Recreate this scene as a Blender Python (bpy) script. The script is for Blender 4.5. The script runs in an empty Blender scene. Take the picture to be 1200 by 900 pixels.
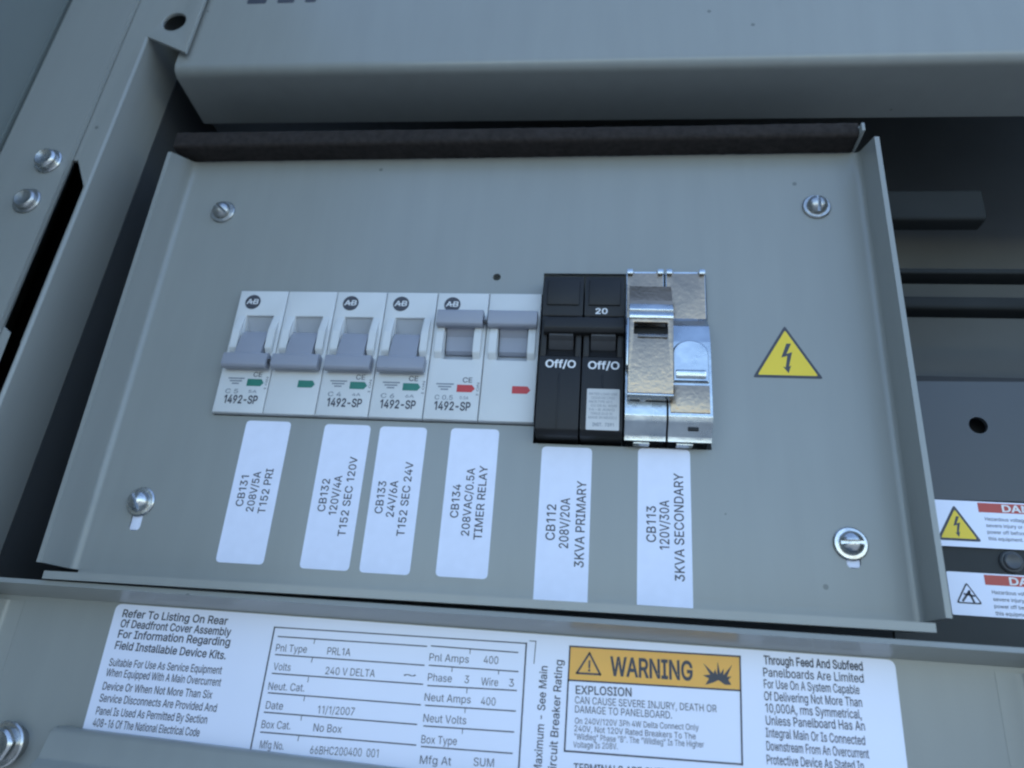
import bpy, bmesh, math, random
from mathutils import Vector, Matrix
random.seed(7)
S = bpy.context.scene
COL = S.collection
MM = 0.001            # everything below is given in millimetres of the breaker panel:
HGT = 1.2             # x right, y up, z out towards the viewer; the panel's centre hangs 1.2 m above the ground
RAD = math.radians

def V(x, y, z):       # panel millimetres -> metres, no offset
    return Vector((x * MM, -z * MM, y * MM))
def P(x, y, z):       # panel millimetres -> place in the world
    return V(x, y, z) + Vector((0, 0, HGT))

# ------------------------------------------------------------------ camera
cam = bpy.data.cameras.new('camera')
cam.sensor_width = 36.0
cam.lens = 25.02
cam.clip_start = 0.005
cam.clip_end = 500
co = bpy.data.objects.new('camera', cam)
COL.objects.link(co)
Rp = Matrix.Rotation(RAD(4.29), 3, 'Z') @ Matrix.Rotation(RAD(6.256), 3, 'Y') @ Matrix.Rotation(RAD(22.754), 3, 'X')
M = Matrix.Rotation(RAD(90), 3, 'X') @ Rp
co.matrix_world = Matrix.Translation(P(29.5, -100.43, 205.87)) @ M.to_4x4()
cam.dof.use_dof = True
cam.dof.focus_distance = 0.215
cam.dof.aperture_fstop = 12
S.camera = co

# ------------------------------------------------------------------ sky, sun, exposure
W = bpy.data.worlds.new('World')
S.world = W
W.use_nodes = True
nt = W.node_tree
nt.nodes.clear()
sky = nt.nodes.new('ShaderNodeTexSky')
sky.sky_type = 'NISHITA'
sky.sun_disc = False
SUN_EL, SUN_ROT = RAD(48), RAD(25)
sky.sun_elevation = SUN_EL
sky.sun_rotation = SUN_ROT
sky.air_density = 1.0
sky.dust_density = 0.3
sky.ozone_density = 2.2
bg = nt.nodes.new('ShaderNodeBackground')
bg.inputs['Strength'].default_value = 0.15
wo = nt.nodes.new('ShaderNodeOutputWorld')
nt.links.new(sky.outputs[0], bg.inputs[0])
nt.links.new(bg.outputs[0], wo.inputs[0])
sd = bpy.data.lights.new('sun', 'SUN')
sd.energy = 2.0
sd.angle = RAD(0.5)
sd.color = (1.0, 0.96, 0.9)
so = bpy.data.objects.new('sun', sd)
COL.objects.link(so)
# the sky's sun stands at azimuth SUN_ROT measured from +Y
sdir = Vector((math.sin(SUN_ROT) * math.cos(SUN_EL), math.cos(SUN_ROT) * math.cos(SUN_EL), math.sin(SUN_EL)))
so.rotation_euler = sdir.to_track_quat('Z', 'Y').to_euler()
S.view_settings.view_transform = 'Standard'
S.view_settings.look = 'None'
S.view_settings.gamma = 1.0
S.view_settings.exposure = 1.7
S.cycles.filter_width = 2.3

# ------------------------------------------------------------------ materials
def mat(name, col, rough=0.5, metal=0.0, var=0.05, vscale=60, bump=0.0, bscale=900, col2=None, rvar=0.0, coat=0.0, spec=0.5, detail=4, specks=0, streak=0):
    m = bpy.data.materials.new(name)
    m.use_nodes = True
    n = m.node_tree.nodes
    l = m.node_tree.links
    b = n['Principled BSDF']
    b.inputs['Roughness'].default_value = rough
    b.inputs['Metallic'].default_value = metal
    b.inputs['Specular IOR Level'].default_value = spec
    b.inputs['Coat Weight'].default_value = coat
    tc = n.new('ShaderNodeTexCoord')
    no = n.new('ShaderNodeTexNoise')
    no.inputs['Scale'].default_value = vscale
    no.inputs['Detail'].default_value = detail
    no.inputs['Roughness'].default_value = 0.5
    l.new(tc.outputs['Object'], no.inputs['Vector'])
    mx = n.new('ShaderNodeMix')
    mx.data_type = 'RGBA'
    a = tuple(c * (1 - var) for c in col) + (1,)
    c2 = col2 if col2 else tuple(min(1, c * (1 + var)) for c in col)
    mx.inputs[6].default_value = a
    mx.inputs[7].default_value = tuple(c2) + (1,)
    rp = n.new('ShaderNodeMapRange')
    rp.inputs[1].default_value = 0.1
    rp.inputs[2].default_value = 0.9
    l.new(no.outputs['Fac'], rp.inputs[0])
    l.new(rp.outputs[0], mx.inputs[0])
    l.new(mx.outputs[2], b.inputs['Base Color'])
    if streak:      # rubbed, wiped paint: faint smears along the sheet
        mp = n.new('ShaderNodeMapping')
        mp.inputs['Scale'].default_value = (160, 160, 22)
        l.new(tc.outputs['Object'], mp.inputs['Vector'])
        n3 = n.new('ShaderNodeTexNoise')
        n3.inputs['Scale'].default_value = 1
        n3.inputs['Detail'].default_value = 5
        l.new(mp.outputs[0], n3.inputs['Vector'])
        m3 = n.new('ShaderNodeMix')
        m3.data_type = 'RGBA'
        m3.blend_type = 'MULTIPLY'
        m3.inputs[0].default_value = 1
        r3 = n.new('ShaderNodeMapRange')
        r3.inputs[1].default_value = 0.15
        r3.inputs[2].default_value = 0.85
        r3.inputs[3].default_value = 1 - streak
        r3.inputs[4].default_value = 1 + streak
        l.new(n3.outputs['Fac'], r3.inputs[0])
        l.new(mx.outputs[2], m3.inputs[6])
        l.new(r3.outputs[0], m3.inputs[7])
        l.new(m3.outputs[2], b.inputs['Base Color'])
        mx = m3
    if specks:      # grit and tiny chips with a shape of their own
        vo = n.new('ShaderNodeTexVoronoi')
        vo.inputs['Scale'].default_value = specks
        l.new(tc.outputs['Object'], vo.inputs['Vector'])
        lt = n.new('ShaderNodeMath')
        lt.operation = 'LESS_THAN'
        lt.inputs[1].default_value = 0.055
        l.new(vo.outputs['Distance'], lt.inputs[0])
        sx = n.new('ShaderNodeSeparateColor')
        l.new(vo.outputs['Color'], sx.inputs[0])
        gt = n.new('ShaderNodeMath')
        gt.operation = 'GREATER_THAN'
        gt.inputs[1].default_value = 0.72
        l.new(sx.outputs[0], gt.inputs[0])
        mu = n.new('ShaderNodeMath')
        mu.operation = 'MULTIPLY'
        l.new(lt.outputs[0], mu.inputs[0])
        l.new(gt.outputs[0], mu.inputs[1])
        m2 = n.new('ShaderNodeMix')
        m2.data_type = 'RGBA'
        l.new(mu.outputs[0], m2.inputs[0])
        l.new(mx.outputs[2], m2.inputs[6])
        m2.inputs[7].default_value = tuple(c * 0.55 for c in col) + (1,)
        l.new(m2.outputs[2], b.inputs['Base Color'])
    if rvar:
        rr = n.new('ShaderNodeMapRange')
        rr.inputs[1].default_value = 0.1
        rr.inputs[2].default_value = 0.9
        rr.inputs[3].default_value = max(0.02, rough - rvar)
        rr.inputs[4].default_value = rough + rvar
        l.new(no.outputs['Fac'], rr.inputs[0])
        l.new(rr.outputs[0], b.inputs['Roughness'])
    if bump:
        n2 = n.new('ShaderNodeTexNoise')
        n2.inputs['Scale'].default_value = bscale
        n2.inputs['Detail'].default_value = 3
        l.new(tc.outputs['Object'], n2.inputs['Vector'])
        bp = n.new('ShaderNodeBump')
        bp.inputs['Strength'].default_value = bump
        bp.inputs['Distance'].default_value = 0.0002
        l.new(n2.outputs['Fac'], bp.inputs['Height'])
        l.new(bp.outputs[0], b.inputs['Normal'])
    return m

PAINT = mat('grey_paint', (0.262, 0.270, 0.252), 0.28, var=0.05, vscale=14, bump=0.10, bscale=700, detail=3, specks=75, streak=0.05)
PAINTO = mat('darker_door_grey', (0.14, 0.158, 0.15), 0.35, var=0.05, vscale=14, bump=0.1, bscale=700)  # base colour set darker for the door sheet alone
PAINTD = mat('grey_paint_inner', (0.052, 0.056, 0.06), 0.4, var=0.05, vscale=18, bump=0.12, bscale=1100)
DARK = mat('dark_inside', (0.085, 0.088, 0.085), 0.6, var=0.25, vscale=25)
DARKBAR = mat('dark_bar', (0.024, 0.026, 0.026), 0.8, var=0.2, vscale=40, spec=0.2)
FOAM = mat('black_foam', (0.032, 0.027, 0.025), 0.95, var=0.45, vscale=500, bump=1.0, bscale=900, spec=0.15)
PAPER = mat('label_paper', (0.74, 0.77, 0.89), 0.5, var=0.05, vscale=220, bump=0.05, bscale=600)
PAPERG = mat('glossy_label', (0.74, 0.77, 0.89), 0.3, var=0.03, vscale=40, bump=0.06, bscale=160)
INK = mat('ink', (0.045, 0.047, 0.06), 0.5, var=0.2, vscale=500)
INKG = mat('grey_ink', (0.2, 0.22, 0.25), 0.5, var=0.2, vscale=500)
WINK = mat('white_ink', (0.72, 0.72, 0.72), 0.5, var=0.1, vscale=500)
MCB = mat('light_plastic', (0.60, 0.61, 0.605), 0.42, var=0.07, vscale=70, bump=0.06, bscale=1600)
TOG = mat('blue_grey_plastic', (0.275, 0.285, 0.325), 0.4, var=0.05, vscale=120, bump=0.05, bscale=1600)
WELL = mat('grey_plastic', (0.40, 0.42, 0.45), 0.45, var=0.04, vscale=120)
GREEN = mat('green_flag', (0.015, 0.17, 0.12), 0.4, var=0.15, vscale=300)
RED = mat('red_flag', (0.50, 0.03, 0.03), 0.4, var=0.1, vscale=300)
BLACK = mat('black_plastic', (0.012, 0.0115, 0.0115), 0.5, var=0.2, vscale=100, bump=0.12, bscale=1800, spec=0.35)
BLACKT = mat('dark_grey_plastic', (0.035, 0.035, 0.037), 0.35, var=0.15, vscale=100)
ZINC = mat('zinc_plate', (0.47, 0.50, 0.52), 0.28, 1.0, var=0.25, vscale=150, bump=0.75, bscale=230, rvar=0.08)
ZINCTAN = mat('zinc_tan_reflection', (0.36, 0.29, 0.22), 0.32, 1.0, col2=(0.46, 0.35, 0.25), var=0.15, vscale=140, bump=0.8, bscale=800, rvar=0.08)  # tan base colour stands in for surroundings mirrored in upright faces
STEEL = mat('screw_steel', (0.52, 0.52, 0.51), 0.26, 1.0, var=0.3, vscale=400, bump=0.35, bscale=700, rvar=0.08)
STEELD = mat('dull_steel', (0.42, 0.42, 0.41), 0.36, 1.0, var=0.2, vscale=400, bump=0.5, bscale=900)
YEL = mat('yellow_vinyl', (0.78, 0.56, 0.025), 0.4, var=0.04, vscale=80)
ORA = mat('orange_print', (0.80, 0.40, 0.06), 0.35, var=0.05, vscale=120)
REDP = mat('red_print', (0.42, 0.045, 0.03), 0.35, var=0.08, vscale=120)
GROUND = mat('concrete', (0.158, 0.178, 0.184), 0.9, var=0.15, vscale=2)

# ------------------------------------------------------------------ helpers
def finish(name, bm, m, parent=None, smooth=32, recalc=True):
    """links a bmesh given in panel millimetres as ONE mesh object"""
    if recalc:
        bmesh.ops.recalc_face_normals(bm, faces=bm.faces)
    for v in bm.verts:
        v.co = V(*v.co)
    me = bpy.data.meshes.new(name)
    bm.to_mesh(me)
    bm.free()
    me.materials.append(m)
    if smooth:
        me.polygons.foreach_set('use_smooth', [True] * len(me.polygons))
        me.set_sharp_from_angle(angle=RAD(smooth))
    o = bpy.data.objects.new(name, me)
    COL.objects.link(o)
    if parent:
        o.parent = parent
    return o

def tag(o, label, cat, group=None):
    o['label'] = label
    o['category'] = cat
    if group:
        o['group'] = group
    return o

def thing(name, label, cat, loc, rot=0, group=None):
    o = bpy.data.objects.new(name, None)
    o.empty_display_size = 0.005
    COL.objects.link(o)
    o.location = P(*loc)
    o.rotation_euler = (0, -RAD(rot), 0)
    return tag(o, label, cat, group)

def struct(o):
    o['kind'] = 'structure'
    return o

def box(bm, x0, x1, y0, y1, z0, z1, bev=0.0, seg=2):
    r = bmesh.ops.create_cube(bm, size=1)
    vs = r['verts']
    for v in vs:
        v.co = Vector(((x0 + x1) / 2 + v.co.x * (x1 - x0), (y0 + y1) / 2 + v.co.y * (y1 - y0), (z0 + z1) / 2 + v.co.z * (z1 - z0)))
    if bev:
        es = set()
        for v in vs:
            es.update(v.link_edges)
        bmesh.ops.bevel(bm, geom=list(es), offset=bev, segments=seg, affect='EDGES', profile=0.5)
    return bm

def fillet(pts, r, n=6):
    """rounds the inner corners of an open polyline"""
    out = [Vector(pts[0])]
    for i in range(1, len(pts) - 1):
        a, b, c = Vector(pts[i - 1]), Vector(pts[i]), Vector(pts[i + 1])
        rr = r[i - 1] if isinstance(r, (list, tuple)) else r
        u, w = (a - b).normalized(), (c - b).normalized()
        ang = u.angle(w)
        if rr < 0.05 or ang > 3.1:
            out.append(b)
            continue
        d = min(rr / math.tan(ang / 2), (a - b).length * 0.49, (c - b).length * 0.49)
        p0, p1 = b + u * d, b + w * d
        for k in range(n + 1):
            t = k / n
            out.append((1 - t) ** 2 * p0 + 2 * t * (1 - t) * b + t * t * p1)
    out.append(Vector(pts[-1]))
    return out

def closed_fillet(pts, r, n=5):
    out = []
    N = len(pts)
    for i in range(N):
        rr = r[i] if isinstance(r, (list, tuple)) else r
        seg = fillet([pts[i - 1], pts[i], pts[(i + 1) % N]], rr, n)
        out += seg[1:-1]
    return out

def extrude_profile(bm, poly, axis, a0, a1, bev=0.0):
    """poly: closed outline; axis 'x': points are (y,z); axis 'y': points are (x,z)"""
    def mk(p, a):
        return (a, p[0], p[1]) if axis == 'x' else (p[0], a, p[1])
    A = [bm.verts.new(mk(p, a0)) for p in poly]
    B = [bm.verts.new(mk(p, a1)) for p in poly]
    n = len(poly)
    f0 = bm.faces.new(A)
    f1 = bm.faces.new(B[::-1])
    for i in range(n):
        bm.faces.new((A[i], B[i], B[(i + 1) % n], A[(i + 1) % n]))
    if bev:
        es = list(f0.edges) + list(f1.edges)
        bmesh.ops.bevel(bm, geom=es, offset=bev, segments=2, affect='EDGES', profile=0.5)
    return bm

def sheet_outline(path, t, r=2.0, n=6):
    """outline of bent sheet metal of thickness t along a centre path"""
    c = fillet(path, r, n)
    L, R = [], []
    for i, p in enumerate(c):
        d = Vector((0, 0))
        if i > 0:
            d += (p - c[i - 1]).normalized()
        if i < len(c) - 1:
            d += (c[i + 1] - p).normalized()
        d.normalize()
        nrm = Vector((-d.y, d.x))
        L.append(p + nrm * t / 2)
        R.append(p - nrm * t / 2)
    return L + R[::-1]

def curve_mesh(splines, z0, z1, bev=0.0):
    """flat plate with holes: first spline is the outline, the others are cut out"""
    cu = bpy.data.curves.new('tmp', 'CURVE')
    cu.dimensions = '2D'
    cu.fill_mode = 'BOTH'
    for pts in splines:
        sp = cu.splines.new('POLY')
        sp.points.add(len(pts) - 1)
        for i, p in enumerate(pts):
            sp.points[i].co = (p[0], p[1], 0, 1)
        sp.use_cyclic_u = True
    cu.extrude = max(0.0, (z1 - z0) / 2 - bev)
    cu.bevel_depth = bev
    cu.bevel_resolution = 2
    cu.offset = -bev
    o = bpy.data.objects.new('tmp', cu)
    COL.objects.link(o)
    dg = bpy.context.evaluated_depsgraph_get()
    me = bpy.data.meshes.new_from_object(o.evaluated_get(dg))
    bm = bmesh.new()
    bm.from_mesh(me)
    bpy.data.objects.remove(o)
    bpy.data.curves.remove(cu)
    bpy.data.meshes.remove(me)
    bmesh.ops.remove_doubles(bm, verts=bm.verts, dist=0.0005)
    for v in bm.verts:
        v.co.z += (z0 + z1) / 2
    return bm

def join(bm, other, mat4=None):
    if mat4 is not None:
        other.transform(mat4)
    me = bpy.data.meshes.new('tmp')
    other.to_mesh(me)
    other.free()
    bm.from_mesh(me)
    bpy.data.meshes.remove(me)
    return bm

def rrect(x0, x1, y0, y1, r, n=5):
    return closed_fillet([(x0, y0), (x1, y0), (x1, y1), (x0, y1)], r, n)

def circ(x, y, r, n=28):
    return [(x + r * math.cos(2 * math.pi * i / n), y + r * math.sin(2 * math.pi * i / n)) for i in range(n)]

GLYPHS = {  # plain sans-serif letters: advance width and outlines, capitals 700 high
    '!': (270, '193,32 179,12 159,-2 135,-6 111,-2 90,12 77,32 72,56 77,80 90,101 111,114 135,119 159,114 179,101 193,80 197,56|93,221 87,700 182,700 176,221'),
    '"': (442, '97,700 187,700 177,437 107,437|255,700 344,700 334,437 265,437'),
    ',': (258, '93,98 188,98 116,-164 52,-164'),
    '-': (623, '464,258 157,258 157,336 464,336'),
    '.': (258, '73,32 68,56 73,81 87,101 107,115 131,119 155,115 176,101 189,81 194,56 189,32 176,12 155,-2 131,-6 107,-2 87,12'),
    '/': (343, '98,-105 20,-105 245,733 323,733'),
    '0': (623, '422,127 440,159 454,198 465,243 471,293 473,350 471,406 465,457 454,502 440,541 422,573 399,599 374,617 344,629 312,632 279,629 250,617 224,599 202,573 184,541 169,502 159,457 152,406 150,350 152,293 159,243 169,198 184,159 202,127 224,101 250,83 279,72 312,68 344,72 374,83 399,101|263,705 312,709 361,705 405,690 444,667 478,634 506,593 529,543 545,486 554,421 558,350 554,278 545,213 529,156 507,107 479,66 445,33 406,10 361,-5 312,-9 262,-5 218,10 179,33 145,66 117,107 95,156 79,213 69,278 66,350 69,421 79,486 95,543 118,593 146,634 179,667 219,690'),
    '1': (520, '273,700 380,700 380,0 292,0 292,614 118,492 118,587'),
    '2': (623, '510,437 499,412 483,385 462,356 405,288 210,83 210,78 536,78 536,0 88,0 88,65 322,315 388,389 411,420 428,449 437,479 441,511 436,546 423,576 403,600 376,618 344,629 308,632 270,628 237,616 211,596 191,569 179,536 175,498 90,498 93,538 103,575 119,609 140,638 166,663 197,683 232,698 269,706 310,709 350,706 387,698 421,683 451,664 476,640 497,613 512,582 521,548 524,513 521,474'),
    '3': (623, '340,399 385,393 424,380 459,360 487,335 510,306 527,273 537,237 541,199 537,160 527,124 510,91 487,62 458,37 425,17 387,2 345,-6 300,-9 258,-7 219,1 183,13 149,31 121,53 97,79 78,109 66,143 60,181 150,181 158,148 174,120 198,98 227,82 262,72 301,69 342,72 378,84 409,102 433,128 448,160 453,199 448,236 435,270 412,299 378,321 349,332 316,338 277,341 216,341 216,412 396,617 396,622 96,622 96,700 513,700 513,634 304,398'),
    '4': (623, '428,700 149,228 149,224 388,224 388,437 472,437 472,224 568,224 568,145 472,145 472,0 388,0 388,145 54,145 54,218 340,700'),
    '5': (623, '213,433 244,447 279,456 316,459 347,457 376,451 404,442 442,421 475,393 501,358 521,318 531,289 536,258 538,225 535,181 524,141 508,104 485,71 457,44 425,21 388,4 348,-6 304,-9 264,-7 227,2 193,15 162,34 136,56 114,83 97,112 87,145 82,179 168,179 175,149 190,122 211,100 238,83 270,72 304,69 344,74 380,89 410,112 432,144 446,181 451,223 446,266 432,304 408,336 378,361 341,376 300,381 265,378 230,369 200,356 176,338 93,348 132,700 504,700 504,622 207,622 184,415 187,415'),
    '6': (623, '427,20 391,4 353,-6 311,-9 270,-6 231,4 196,20 164,42 138,70 116,102 100,139 91,179 87,223 90,257 97,292 110,329 128,369 155,416 189,468 347,700 443,700 241,407 246,411 269,422 295,430 323,432 364,429 401,420 435,405 464,385 489,360 509,330 523,296 532,258 535,216 532,174 522,135 506,100 484,68 458,42|432,294 411,323 383,346 350,360 311,365 273,360 239,346 211,324 190,294 176,259 172,218 176,176 190,140 211,109 239,86 273,72 311,67 350,72 383,86 411,109 432,140 446,176 451,216 446,258'),
    '7': (623, '227,0 133,0 445,617 445,622 86,622 86,700 537,700 537,617'),
    '8': (623, '404,601 378,618 347,629 311,633 275,629 244,618 218,601 199,578 187,550 183,517 187,484 199,455 218,431 245,413 276,402 311,398 346,402 377,413 403,431 423,455 435,484 439,517 435,550 423,578|178,379 150,398 128,424 110,454 100,487 97,523 100,558 109,590 124,619 145,645 171,667 201,685 234,699 271,707 311,709 351,707 388,699 421,685 451,667 476,645 497,619 513,590 522,558 525,523 522,487 512,454 494,424 472,398 445,379 413,367 413,364 450,352 483,332 511,303 533,268 547,229 552,186 548,150 538,116 521,85 498,58 469,35 436,16 398,2 357,-7 311,-9 266,-7 224,2 187,16 153,35 125,58 102,85 85,116 75,150 71,186 76,229 89,268 111,303 139,332 173,352 210,364 210,367|202,286 179,260 164,227 159,191 163,156 177,126 200,101 230,83 268,71 311,68 355,71 392,83 422,101 444,126 459,156 463,191 458,227 443,260 420,286 389,307 353,319 311,324 270,319 233,307'),
    '9': (623, '196,680 231,696 270,706 311,709 353,706 391,696 427,680 458,658 485,630 506,598 522,561 532,521 535,477 533,443 525,408 513,371 494,331 468,284 434,232 276,0 179,0 382,294 376,289 353,278 328,270 300,268 259,271 222,280 189,295 159,315 134,340 114,370 99,404 90,442 87,484 91,526 100,565 117,600 138,632 165,658|190,407 212,377 240,354 273,340 311,335 350,340 383,354 411,376 433,406 446,442 451,482 446,524 433,560 411,591 384,614 350,628 311,633 273,628 240,614 212,591 190,560 177,524 172,484 177,443'),
    'A': (660, '212,273 446,273 395,416 363,512 328,628 293,510 262,416|544,0 474,195 185,195 117,0 23,0 277,700 380,700 637,0'),
    'B': (628, '480,145 489,188 485,222 471,253 450,279 420,300 384,313 342,318 171,318 171,78 337,78 386,82 425,92 454,110|433,367 433,361 467,354 500,338 529,313 554,280 566,253 573,222 575,187 572,153 564,121 551,92 531,65 506,43 474,25 436,11 391,3 339,0 83,0 83,700 332,700 377,697 418,689 452,675 482,657 506,634 524,608 537,579 545,548 548,514 544,474 532,440 514,414 490,393 463,378|171,622 171,393 327,393 364,396 397,408 424,425 445,449 458,478 462,512 454,555 430,590 405,608 371,618 330,622'),
    'C': (702, '326,624 288,613 253,595 221,570 194,538 172,501 156,456 146,406 142,350 146,293 156,243 172,199 194,161 221,130 253,105 288,87 327,76 368,73 402,75 434,82 464,94 492,111 516,132 536,157 551,187 562,221 651,221 643,186 632,154 617,125 598,98 577,74 554,52 527,34 499,18 469,6 436,-2 403,-8 368,-9 310,-5 256,10 207,34 163,68 126,109 96,159 73,216 60,279 55,350 60,420 73,484 96,541 126,591 163,632 207,665 256,690 310,705 368,709 403,708 436,703 468,694 499,682 527,667 553,648 577,627 598,603 616,576 631,546 643,514 651,479 562,479 551,513 536,543 516,568 492,589 464,606 434,618 402,625 368,627'),
    'D': (691, '429,19 369,5 301,0 83,0 83,700 310,700 375,695 433,681 485,658 530,626 567,586 596,538 618,483 631,420 635,351 631,282 618,219 596,163 566,115 528,75 482,42|473,564 440,589 400,607 355,618 304,622 171,622 171,78 296,78 349,82 397,93 437,111 472,136 500,167 521,205 537,249 546,297 549,351 546,405 537,453 522,496 500,533'),
    'E': (576, '513,622 171,622 171,393 489,393 489,315 171,315 171,78 516,78 516,0 83,0 83,700 513,700'),
    'F': (564, '508,622 171,622 171,383 476,383 476,304 171,304 171,0 83,0 83,700 508,700'),
    'G': (716, '325,624 287,613 252,595 221,570 194,539 172,501 156,456 146,406 142,350 146,293 156,243 172,199 194,161 222,130 253,105 289,87 328,76 370,73 408,76 442,84 474,98 502,117 526,141 545,170 559,202 568,239 571,274 389,274 389,352 658,352 658,275 654,220 641,170 620,125 592,86 558,53 518,26 473,6 423,-5 370,-9 310,-5 255,10 206,35 162,68 125,109 95,159 73,216 60,280 55,350 60,420 73,484 95,541 125,591 162,632 205,665 254,690 307,705 365,709 401,708 435,702 468,693 500,680 528,665 555,646 579,624 600,600 618,573 633,544 645,513 653,480 561,480 549,512 533,541 513,566 490,587 464,605 434,617 401,625 365,627'),
    'H': (711, '171,397 540,397 540,700 629,700 629,0 540,0 540,319 171,319 171,0 83,0 83,700 171,700'),
    'I': (413, '163,622 43,622 43,700 371,700 371,622 251,622 251,78 371,78 371,0 43,0 43,78 163,78'),
    'J': (545, '317,84 341,102 359,128 370,161 374,200 374,700 463,700 463,200 456,138 437,87 405,45 362,15 312,-3 255,-9 197,-3 146,15 104,45 71,87 52,138 46,200 46,238 134,238 134,200 138,161 149,128 167,102 192,84 221,72 255,69 288,72'),
    'K': (642, '171,229 171,0 83,0 83,700 171,700 171,333 191,359 240,417 291,474 500,700 617,700 334,397 617,0 512,0 272,337'),
    'L': (541, '83,700 171,700 171,78 497,78 497,0 83,0'),
    'M': (864, '697,601 470,0 394,0 234,400 199,497 164,601 168,400 168,0 83,0 83,700 209,700 412,169 433,100 485,257 655,700 781,700 781,0 694,0'),
    'N': (720, '638,0 532,0 278,399 165,592 172,400 172,0 83,0 83,700 187,700 499,207 533,147 555,104 551,149 549,216 549,700 638,700'),
    'O': (734, '512,129 540,160 562,198 579,243 589,293 592,350 589,407 579,457 562,502 540,540 512,571 481,595 446,613 408,624 367,627 327,624 289,613 253,595 222,571 195,539 172,501 156,457 146,406 142,350 146,293 156,243 172,198 195,161 222,129 253,105 289,87 327,76 367,73 408,76 446,87 481,105|309,705 367,709 425,705 479,690 528,665 571,632 608,591 638,541 661,484 674,420 678,350 674,279 661,216 638,159 608,109 571,68 528,34 479,10 425,-5 367,-9 309,-5 256,10 207,34 163,68 126,109 96,159 73,216 60,279 55,350 60,420 73,484 96,541 126,591 163,632 207,665 256,690'),
    'P': (612, '457,285 419,269 374,259 324,256 171,256 171,0 83,0 83,700 324,700 374,697 419,687 457,671 490,649 516,622 536,591 551,556 559,519 562,478 559,438 551,400 536,365 516,334 490,307|384,342 409,352 438,375 458,404 470,439 474,478 470,518 458,552 438,581 408,603 383,614 354,620 319,622 171,622 171,334 320,334 354,336'),
    'Q': (734, '55,350 60,420 73,484 96,541 126,591 163,632 207,665 256,690 309,705 367,709 425,705 479,690 528,665 571,632 608,591 638,541 661,484 674,420 678,350 674,279 661,216 638,159 608,109 571,68 554,55 645,-66 552,-66 491,16 479,10 425,-5 367,-9 309,-5 256,10 207,34 163,68 126,109 96,159 73,216 60,279|253,105 289,87 327,76 367,73 408,76 439,85 337,219 430,219 504,123 512,129 540,160 562,198 579,243 589,293 592,350 589,407 579,457 562,502 540,540 512,571 481,595 446,613 408,624 367,627 327,624 289,613 253,595 222,571 195,539 172,501 156,457 146,406 142,350 146,293 156,243 172,198 195,161 222,129'),
    'R': (618, '171,622 171,351 321,351 371,355 410,367 439,387 459,413 471,446 475,484 471,523 459,557 439,584 409,605 384,614 355,620 320,622|552,407 537,373 517,344 490,319 458,299 431,289 589,0 486,0 340,273 325,272 171,272 171,0 83,0 83,700 325,700 375,697 420,688 458,672 491,651 517,626 537,596 552,562 560,525 563,484 560,444'),
    'S': (614, '189,685 227,699 268,707 312,709 357,707 398,698 435,685 468,666 496,644 519,617 536,588 547,555 552,520 464,520 456,553 440,580 416,602 385,618 350,628 310,631 267,627 230,616 200,599 177,576 163,548 158,517 164,484 180,459 204,439 233,424 292,404 364,384 429,363 462,347 494,327 521,302 543,272 557,235 562,191 559,154 549,119 532,87 509,59 480,35 445,15 404,0 359,-9 308,-12 259,-9 215,-1 175,13 141,32 112,55 88,83 70,114 58,150 53,188 144,188 152,151 170,121 196,97 229,81 267,71 308,68 353,71 393,83 427,101 453,126 470,157 475,192 471,222 457,246 435,266 407,281 337,306 253,329 199,348 155,370 119,398 92,430 77,469 71,513 75,550 86,585 103,616 127,644 156,666'),
    'T': (617, '265,622 44,622 44,700 574,700 574,622 353,622 353,0 265,0'),
    'U': (712, '257,93 287,81 320,73 356,71 393,73 426,81 455,93 491,120 518,156 530,183 538,213 540,245 540,700 629,700 629,238 625,192 614,149 595,110 570,75 538,45 500,21 457,3 409,-8 356,-11 303,-8 255,3 212,21 174,45 142,75 117,110 98,149 86,192 83,238 83,700 171,700 171,245 174,213 181,183 194,156 221,120'),
    'V': (660, '296,189 332,72 367,190 398,284 543,700 637,700 382,0 280,0 23,700 116,700 264,284'),
    'W': (944, '653,200 678,85 686,129 719,270 830,700 921,700 730,0 627,0 506,444 483,539 472,601 461,543 437,444 317,0 213,0 23,700 113,700 225,270 257,129 266,82 275,129 308,270 421,700 522,700'),
    'X': (653, '627,0 525,0 369,227 344,269 327,301 310,270 284,228 126,0 25,0 276,358 40,700 143,700 281,497 307,453 327,416 374,497 514,700 614,700 379,362'),
    'Y': (649, '125,700 264,474 306,402 326,357 346,403 386,474 524,700 626,700 369,287 369,0 280,0 280,287 23,700'),
    'Z': (603, '550,78 550,0 57,0 57,64 376,530 421,592 446,624 393,622 55,622 55,700 546,700 546,635 232,177 184,111 157,76 209,78'),
    'a': (536, '225,526 267,529 296,527 329,522 362,512 393,496 421,473 443,441 454,414 461,382 463,346 463,0 381,0 381,71 375,71 363,53 347,34 324,16 296,1 262,-8 220,-12 188,-10 158,-3 130,7 93,30 66,61 52,87 44,116 42,148 46,189 59,222 80,247 107,266 138,280 172,290 245,303 322,312 347,316 365,323 376,334 376,383 367,408 352,428 330,443 302,452 269,455 235,452 205,443 181,430 162,414 147,396 138,377 56,401 70,430 87,455 108,476 143,500 183,517|126,144 130,120 140,99 157,83 179,72 205,65 234,62 278,67 314,81 342,102 362,128 375,158 379,190 379,261 371,255 357,250 318,242 241,231 185,218 161,207 142,192 130,171'),
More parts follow.
